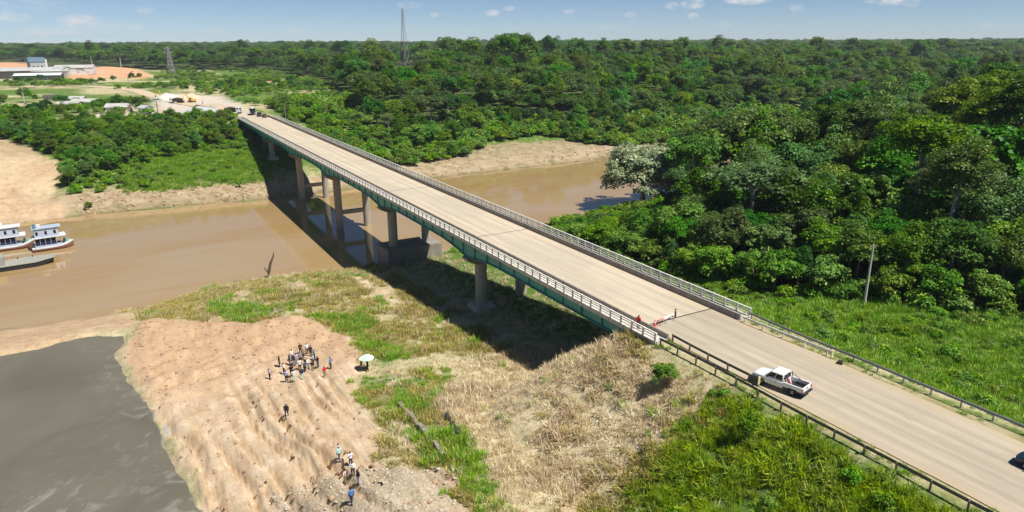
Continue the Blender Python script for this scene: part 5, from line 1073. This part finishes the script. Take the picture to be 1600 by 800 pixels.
tw_ = on_plane(633, 104, 17.); keep &= ~((dline(fx, fy, [(tw_[0] * .5, tw_[1] * .5), tw_]) < 15))
for o_ in [o for o in C.objects if o.get('category') in ('house', 'pile', 'excavator', 'truck', 'industrial shed', 'tower')]: keep &= np.hypot(fx - o_.location.x, fy - o_.location.y) > (9 if o_['category'] != 'industrial shed' else 30)
keep &= ~(inopen & (fx < 66) & (sdist(fx, fy, scrub) > 0) & (clump < .2))
fx, fy, sp, inopen = fx[keep], fy[keep], sp[keep], inopen[keep]; n = len(fx); u = r_.uniform(size=n)
DM = np.array([0, 1, 2, 3, 9, 10, 11, 0, 1]); ki = np.where(u < .82, DM[r_.integers(0, 9, n)], np.where(u < .93, r_.integers(4, 6, n), 8)); big = (lambda q: (q < 4) | (q > 8)); ki = np.where(inopen, np.where(u < .6, r_.integers(6, 8, n), np.where(u < .92, r_.integers(0, 4, n), 8)), ki)
Hs = np.array([KIND[q][3] for q in keys])[ki]; hh = np.where(big(ki), r_.uniform(12, 23, n), np.where((ki > 3) & (ki < 6), r_.uniform(23, 31, n), np.where(ki < 8, r_.uniform(4, 7, n), r_.uniform(12, 20, n)))); hh = np.where(inopen & big(ki), r_.uniform(5, 9, n), hh)
hh *= 1 + .30 * fbm(fx, fy, 120, 45, 3); sv = hh / Hs; sh_ = np.where(ki == 8, 1.2, sv * r_.uniform(.9, 1.35, n)) * np.where(ki == 8, 1, np.maximum(1, sp / 12.))
if STUFF:
    sx_ = np.array([q[0] for q in STUFF]); sy_ = np.array([q[1] for q in STUFF]); fx = np.append(fx, sx_); fy = np.append(fy, sy_); ki = np.append(ki, [keys.index(q[2]) if q[2] in keys else 0 for q in STUFF]); sh_ = np.append(sh_, [q[3] for q in STUFF]); sv = np.append(sv, [q[4] for q in STUFF])
fz = z_terrain(fx, fy) - .2
scatter('distant_forest', protos, np.stack([fx, fy, fz], 1), r_.uniform(0, 6.28, len(fx)), np.stack([sh_, sh_, sv], 1), ki, 'dense rainforest stretching unbroken to the horizon', 'forest')
print('far trees', len(fx))
# undergrowth
bushes = [loose(crown_mesh('bush', 50 + i, 1.35, -.1, 1.7, 12, 60, .30, 'bush_leaf', rc=.5)[0]) for i in range(3)]
def area(x0, x1, y0, y1, dens, prob, seed):
    r = np.random.default_rng(seed); n = int((x1 - x0) * (y1 - y0) * dens); px, py = r.uniform(x0, x1, n), r.uniform(y0, y1, n); ok = r.uniform(size=n) < prob(px, py); return px[ok], py[ok], r
ux, uy = [], []
a, b, _ = area(78, 170, 5, 178, .30, lambda x, y: sstep(-3, 2, dR(x, y)) * (y_near(x) - y > 1.2) * np.interp(dR(x, y), [0, 14, 40], [1., .55, .25]), 61); ux.append(a); uy.append(b)
a, b, _ = area(64, 380, 250, 400, .22, lambda x, y: sstep(-3, 3, dF(x, y)) * sstep(60, 10, dF(x, y)), 62); ux.append(a); uy.append(b)
a, b, _ = area(-70, 50, 250, 372, .30, lambda x, y: sstep(10, 18, y - y_far(x) + fbm(x, y, 14, 82, 3) * 7) * np.where((x > 8) & (y - y_far(x) < 52), .13, .5) * (sdist(x, y, spurp) < -1) * (sdist(x, y, yardp) < 0), 63); ux.append(a); uy.append(b)
a, b, _ = area(64, 130, 320, 420, .14, lambda x, y: (sdist(x, y, scrub) > -4) * .8, 64); ux.append(a); uy.append(b)
a, b, _ = area(64, 100, 90, 152, .12, lambda x, y: (x > 70) * (y_near(x) - y > 2) * .5, 66); ux.append(a); uy.append(b)
a, b, _ = area(60, 260, 400, 900, .03, lambda x, y: (sdist(x, y, OPEN) > 0) * (fbm(x, y, 40, 83, 3) > -.15) * np.prod([sdist(x, y, q) < -2 for q in CLR[:3]], axis=0), 65); ux.append(a); uy.append(b)
a, b, _ = area(-160, 60, 372, 900, .03, lambda x, y: (fbm(x, y, 40, 84, 3) > 0.) * np.prod([sdist(x, y, q) < -2 for q in CLR], axis=0), 67); ux.append(a); uy.append(b)
a, b, _ = area(65, 128, -5, 150, .55, lambda x, y: sstep(3, -1, dR(x, y)) * (y_near(x) - y > 3) * np.where(y > 57, (x > 67), 1) * np.clip(.35 + .9 * fbm(x, y, 6, 96, 3), 0, 1), 68); nv0 = sum(map(len, ux)); ux.append(a); uy.append(b)
a, b, _ = area(*[q for q in (20, 48, 12, 52)], 1.3, lambda x, y: mk('lush', x, y, 1.4, 1.8, 3., 47) * np.clip(.05 + .7 * fbm(x, y, 3.5, 97, 3), 0, 1), 69); ux.append(a); uy.append(b)
ux, uy = np.concatenate(ux), np.concatenate(uy); n = len(ux); s_ = r_.uniform(.6, 1.6, n) * np.where(np.hypot(ux, uy) > 380, 1.5, 1)
s_ = np.where((uy > 240) & (ux > 62) & (uy < 400), s_ * 1.7, s_); s_ = np.where((uy > 240) & (ux > 8) & (ux < 50) & (uy - y_far(ux) < 52), s_ * .62, s_)
s_[nv0:] *= .5
scatter('undergrowth', bushes, np.stack([ux, uy, z_terrain(ux, uy) - .1], 1), r_.uniform(0, 6.28, n), np.stack([s_, s_, s_ * r_.uniform(.7, 1.2, n)], 1), r_.integers(0, 3, n), 'leafy undergrowth and shrubs along forest edges and banks', 'undergrowth'); print('bushes', n)
# stones and clods
def rock_mesh(name, seed, mat):
    bm = bmesh.new(); bmesh.ops.create_icosphere(bm, subdivisions=2, radius=.5); r = random.Random(seed); off = [Vector((r.uniform(-9, 9), r.uniform(-9, 9), r.uniform(-9, 9))) for _ in range(2)]
    from mathutils import noise as mn
    for v in bm.verts: v.co *= 1 + .45 * mn.noise(v.co * 2.2 + off[0]); v.co.z *= .62
    me = bpy.data.meshes.new(name); bm.to_mesh(me); bm.free(); me.materials.append(M[mat]); return me
def rocks(name, mat, parts, smin, smax, label):
    px = np.concatenate([q[0] for q in parts]); py = np.concatenate([q[1] for q in parts]); n = len(px); s_ = smin + (smax - smin) * r_.uniform(0, 1, n) ** 3
    scatter(name, [loose(rock_mesh('stone', 300 + i + len(name), mat)) for i in range(4)], np.stack([px, py, z_terrain(px, py)], 1), r_.uniform(0, 6.28, n), np.stack([s_, s_ * r_.uniform(.7, 1.2, n), s_], 1), r_.integers(0, 4, n), label, 'stones', r_.normal(size=(n, 2)) * .3); print(name, n)
bxd = (PW['dirt'][:, 0].min(), PW['dirt'][:, 0].max(), PW['dirt'][:, 1].min(), PW['dirt'][:, 1].max())
rocks('dirt_clods', 'clod', [area(*bxd, 1.6, lambda x, y: (sdist(x, y, PW['dirt']) > -.3) * (.35 + .65 * sstep(84, 96, y)), 90)], .10, .62, 'loose clods of earth strewn over the dirt slope')
rocks('gravel_stones', 'stone_grey', [area(*bxd, 5., lambda x, y: (sdist(x, y, PW['stone']) > -.5) * 1., 91)], .08, .42, 'pale stones strewn over the lower end of the dirt slope')
rocks('bank_rocks', 'stone_tan', [area(-14, 50, 240, 268, .9, lambda x, y: ((y - y_far(x)) > .3) * sstep(15, 6, y - y_far(x)) * .8, 92), area(66, 240, 240, 300, .22, lambda x, y: ((y - y_far(x)) > .5) * sstep(34, 6, y - y_far(x)) * .8, 93), area(-4, 50, 140, 160, .5, lambda x, y: (np.abs(y_near(x) - y - 1.2) < 1.6) * .6, 94)], .25, 1.5, 'rough tan rocks and dried mud lumps along the river banks')
# grasses
gp = [loose(blades_mesh('grass_tuft', 70 + i, 70, .60, .80, .040, 'grass_green', .75)) for i in range(3)]
lp_ = [loose(blades_mesh('grass_tuft', 75 + i, 70, .62, 1.05, .042, 'grass_lush', .7, .5)) for i in range(3)]
dp = [loose(blades_mesh('grass_tuft', 80 + i, 46, .6, .80, .026, 'grass_dry', .95, .5)) for i in range(3)]
def grass(name, protos, parts, label, smin, smax):
    px = np.concatenate([q[0] for q in parts]); py = np.concatenate([q[1] for q in parts]); n = len(px); s_ = r_.uniform(smin, smax, n) * (1 + .7 * fbm(px, py, 4, 91, 3))
    scatter(name, protos, np.stack([px, py, z_terrain(px, py) - .03], 1), r_.uniform(0, 6.28, n), np.stack([s_, s_, s_ * r_.uniform(.75, 1.25, n)], 1), r_.integers(0, len(protos), n), label, 'grass', r_.normal(size=(n, 2)) * .12); print(name, n)
gm = lambda nm: (lambda x, y: mk(nm, x, y, 1.4, 1.8, 3., 47))
notpath = lambda x, y: np.minimum.reduce([dline(x, y, p) for p in PATHS]) > .45
nopond = lambda x, y: sdist(x, y, POND) < -1
verge = area(64.6, 128, -5, 150, 2.4, lambda x, y: sstep(3, -1, dR(x, y)) * (y_near(x) - y > 2.5) * np.where(y > 57, (x > 66), 1), 71)
box_of = lambda nm: (PW[nm][:, 0].min() - 2, PW[nm][:, 0].max() + 2, PW[nm][:, 1].min() - 2, PW[nm][:, 1].max() + 2)
greens = [area(*box_of(q), 3.0, lambda x, y, q=q: gm(q)(x, y) * notpath(x, y) * (x < 48.2) * sstep(-.2, .3, fbm(x, y, 5, 98 + i, 3)), 72 + i) for i, q in enumerate(('green1', 'green2', 'green3', 'green4'))]
mixg = area(-4, 48, 30, 154, .45, lambda x, y: (fbm(x, y, 7, 92, 3) > .12) * (sdist(x, y, PW['dirt']) < -.5) * (sdist(x, y, PW['sand']) < -.5) * nopond(x, y) * notpath(x, y) * (y_near(x) - y > 3) * (1 - .85 * mk('dry', x, y)) * .8, 77)
farb = area(0, 47, 252, 318, 3.2, lambda x, y: sstep(9, 16, y - y_far(x) + fbm(x, y, 8, 93, 3) * 4) * .8, 78)
op = [loose(blades_mesh('grass_tuft', 85 + i, 60, .65, .62, .034, 'grass_olive', .8)) for i in range(3)]
mixo = area(-4, 48, 40, 154, 2.2, lambda x, y: (fbm(x, y, 9, 99, 3) > -.3) * (fbm(x, y, 8, 87, 4) < .33) * (sdist(x, y, PW['dirt']) + fbm(x, y, 5, 40, 4) * 1.7 < .2) * (sdist(x, y, PW['sand']) < -.5) * nopond(x, y) * notpath(x, y) * (y_near(x) - y > 3) * (1 - .93 * mk('dry', x, y)), 84)
grass('olive_grass', op, [mixo], 'olive yellow short grass between the dirt slope and the bridge', .6, 1.2)
grass('green_grass', gp, [verge] + greens + [mixg, farb], 'bright green tall grass on the verge and in patches on the banks', .6, 1.15)
lush = area(*box_of('lush'), 3.6, lambda x, y: gm('lush')(x, y) * notpath(x, y) * (x < 48.0) * (y > 12), 79)
grass('tall_yellow_grass', lp_, [lush], 'tall yellow-green grass covering the embankment below the guardrail', .45, .95)
dryg = area(-6, 63, 28, 154, 2.6, lambda x, y: (sdist(x, y, PW['dirt']) < -.2) * (sdist(x, y, PW['sand']) < -.2) * nopond(x, y) * notpath(x, y) * (y_near(x) - y > 2) * (1 - np.maximum.reduce([mk(q, x, y) for q in ('green2', 'green3', 'lush')])) * (.35 + .65 * mk('dry', x, y)) * ((x < 48) | (y > 59)) * np.where(mk('dry', x, y) > .5, 1, .62), 80)
dry2 = area(-12, 48, 244, 270, .5, lambda x, y: sstep(2, 9, y - y_far(x)) * sstep(26, 14, y - y_far(x)) * .7, 81)
grass('dry_grass', dp, [dryg, dry2], 'straw coloured dry grass on the near bank slope', .6, 1.2)
edgeg = area(61.7, 64.4, -20, 56, 2.5, lambda x, y: fbm(x, y, 3, 94, 3) > -.1, 82); edgel = area(48.0, 50.2, -5, 56, 2., lambda x, y: fbm(x, y, 3, 95, 3) > .0, 83)
grass('roadside_weeds', gp[:2] + dp[:1], [edgeg, edgel], 'short mixed weeds along the road shoulders under the guardrails', .22, .5)

# ------------------------------------------------------------------ air, sky, sun, camera
hz = bx(-1600, 6200, -350, 6200, -4, 105).build('haze', 'concrete'); hz.data.materials.clear(); hm = bpy.data.materials.new('haze_air'); hm.use_nodes = True; hn = hm.node_tree; hn.nodes.clear()
pv = hn.nodes.new('ShaderNodeVolumePrincipled'); pv.inputs['Color'].default_value = (.74, .84, .95, 1); pv.inputs['Density'].default_value = .000075; pv.inputs['Anisotropy'].default_value = 0.; ho = hn.nodes.new('ShaderNodeOutputMaterial'); hn.links.new(pv.outputs[0], ho.inputs['Volume'])
hz.data.materials.append(hm); tag(hz, 'pale blue haze in the air over the far forest', 'haze', kind='stuff')
SUN = Vector((.31, -.50, 1.)).normalized(); el = math.asin(SUN.z); azs = math.atan2(SUN.x, SUN.y)
sun = bpy.data.lights.new('sun', 'SUN'); sun.energy = 4.6; sun.angle = rad(.53); sun.color = (1., .955, .88); so = bpy.data.objects.new('sun', sun); C.objects.link(so); so.rotation_euler = (-SUN).to_track_quat('-Z', 'Y').to_euler(); so.location = (60, -60, 300)
wd = bpy.data.worlds.new('World'); bpy.context.scene.world = wd; wd.use_nodes = True; wt = wd.node_tree; wt.nodes.clear(); wn = wt.nodes.new; wl = wt.links.new
sky = wn('ShaderNodeTexSky'); sky.sky_type = 'NISHITA'; sky.sun_disc = False; sky.sun_elevation = el; sky.sun_rotation = azs; sky.altitude = 50; sky.air_density = .5; sky.dust_density = 0.; sky.ozone_density = 3.
bgd = wn('ShaderNodeBackground'); bgd.inputs[1].default_value = .059; wo = wn('ShaderNodeOutputWorld'); wl(bgd.outputs[0], wo.inputs[0])
def wm(op, a, b=0., cl=False):
    q = wn('ShaderNodeMath'); q.operation = op; q.use_clamp = cl
    for i, v_ in enumerate((a, b)):
        if isinstance(v_, bpy.types.NodeSocket): wl(v_, q.inputs[i])
        else: q.inputs[i].default_value = v_
    return q.outputs[0]
tc = wn('ShaderNodeTexCoord').outputs['Generated']; sx_ = wn('ShaderNodeSeparateXYZ'); wl(tc, sx_.inputs[0])
az_n = wm('ARCTAN2', sx_.outputs[0], sx_.outputs[1]); el_n = wm('ARCSINE', sx_.outputs[2])
nz = wn('ShaderNodeTexNoise'); mp_ = wn('ShaderNodeMapping'); wl(tc, mp_.inputs[0]); mp_.inputs['Scale'].default_value = (1, 1, 2.2); wl(mp_.outputs[0], nz.inputs['Vector']); nz.inputs['Scale'].default_value = 62; nz.inputs['Detail'].default_value = 6; nz.inputs['Roughness'].default_value = .62
acc = None
for px, py, wx_, wy_, st_ in [(1083, 6, 17, 7, 1.0), (1168, -2, 32, 8, 1.15), (1395, -3, 34, 9, 1.15), (1050, 9, 10, 5, .6), (1083, 25, 8, 5, .7), (770, 20, 11, 5, .8), (678, 23, 7, 4, .6), (795, 13, 9, 4, .5), (125, 34, 26, 9, 1.), (78, 50, 34, 6, .8), (20, 26, 18, 7, .85), (228, 16, 11, 6, .5), (212, 42, 10, 5, .55), (150, 40, 40, 6, .35), (1245, 12, 10, 5, .55), (1425, 5, 9, 5, .5), (1540, 40, 10, 5, .3), (985, 23, 10, 4, .5), (890, 18, 9, 4, .5), (640, 8, 20, 5, .3), (330, 48, 16, 5, .3), (460, 47, 10, 5, .25), (950, 40, 14, 4, .3), (1130, 38, 14, 4, .25), (30, 4, 60, 10, .3)]:
    d = Vector(pixel_ray(px, py)).normalized(); a0, e0 = math.atan2(d.x, d.y), math.asin(d.z)
    u = wm('MULTIPLY', wm('SUBTRACT', az_n, a0), FPX / wx_ * .93); v_ = wm('MULTIPLY', wm('SUBTRACT', el_n, e0), FPX / wy_ * .93)
    g_ = wm('SUBTRACT', 1.0, wm('ADD', wm('MULTIPLY', u, u), wm('MULTIPLY', v_, v_)), True); g_ = wm('MULTIPLY', wm('SQRT', g_), st_); acc = g_ if acc is None else wm('MAXIMUM', acc, g_)
cl = wm('MULTIPLY', acc, wm('MULTIPLY', wm('SUBTRACT', nz.outputs['Fac'], .34), 3.6, True), True)
mixn = wn('ShaderNodeMix'); mixn.data_type = 'RGBA'; wl(cl, mixn.inputs[0]); wl(sky.outputs[0], mixn.inputs[6]); mixn.inputs[7].default_value = (8.2, 8.4, 8.8, 1); wl(mixn.outputs[2], bgd.inputs[0])
cam = bpy.data.cameras.new('camera'); co_ = bpy.data.objects.new('camera', cam); C.objects.link(co_); bpy.context.scene.camera = co_
cam.sensor_width = 36; cam.sensor_fit = 'HORIZONTAL'; cam.lens = 36 * FPX / 1600.; cam.clip_start = .5; cam.clip_end = 30000
fwd = Vector((math.sin(YAW) * math.cos(PITCH), math.cos(YAW) * math.cos(PITCH), -math.sin(PITCH))); r0 = Vector((math.cos(YAW), -math.sin(YAW), 0)); u0 = r0.cross(fwd)
cR_, sR_ = math.cos(ROLL), math.sin(ROLL); Rt = r0 * cR_ - u0 * sR_; Up = r0 * sR_ + u0 * cR_
co_.matrix_world = Matrix(((Rt.x, Up.x, -fwd.x, CAM[0]), (Rt.y, Up.y, -fwd.y, CAM[1]), (Rt.z, Up.z, -fwd.z, CAM[2]), (0, 0, 0, 1)))
sc = bpy.context.scene; vs = sc.view_settings; vs.view_transform = 'Standard'; vs.look = 'None'; vs.exposure = .56; vs.gamma = 1.; vs.use_curve_mapping = False
cy = sc.cycles; cy.max_bounces = 5; cy.diffuse_bounces = 3; cy.glossy_bounces = 2; cy.transmission_bounces = 3; cy.volume_bounces = 0; cy.transparent_max_bounces = 6; cy.caustics_reflective = False; cy.caustics_refractive = False; cy.sample_clamp_indirect = 6
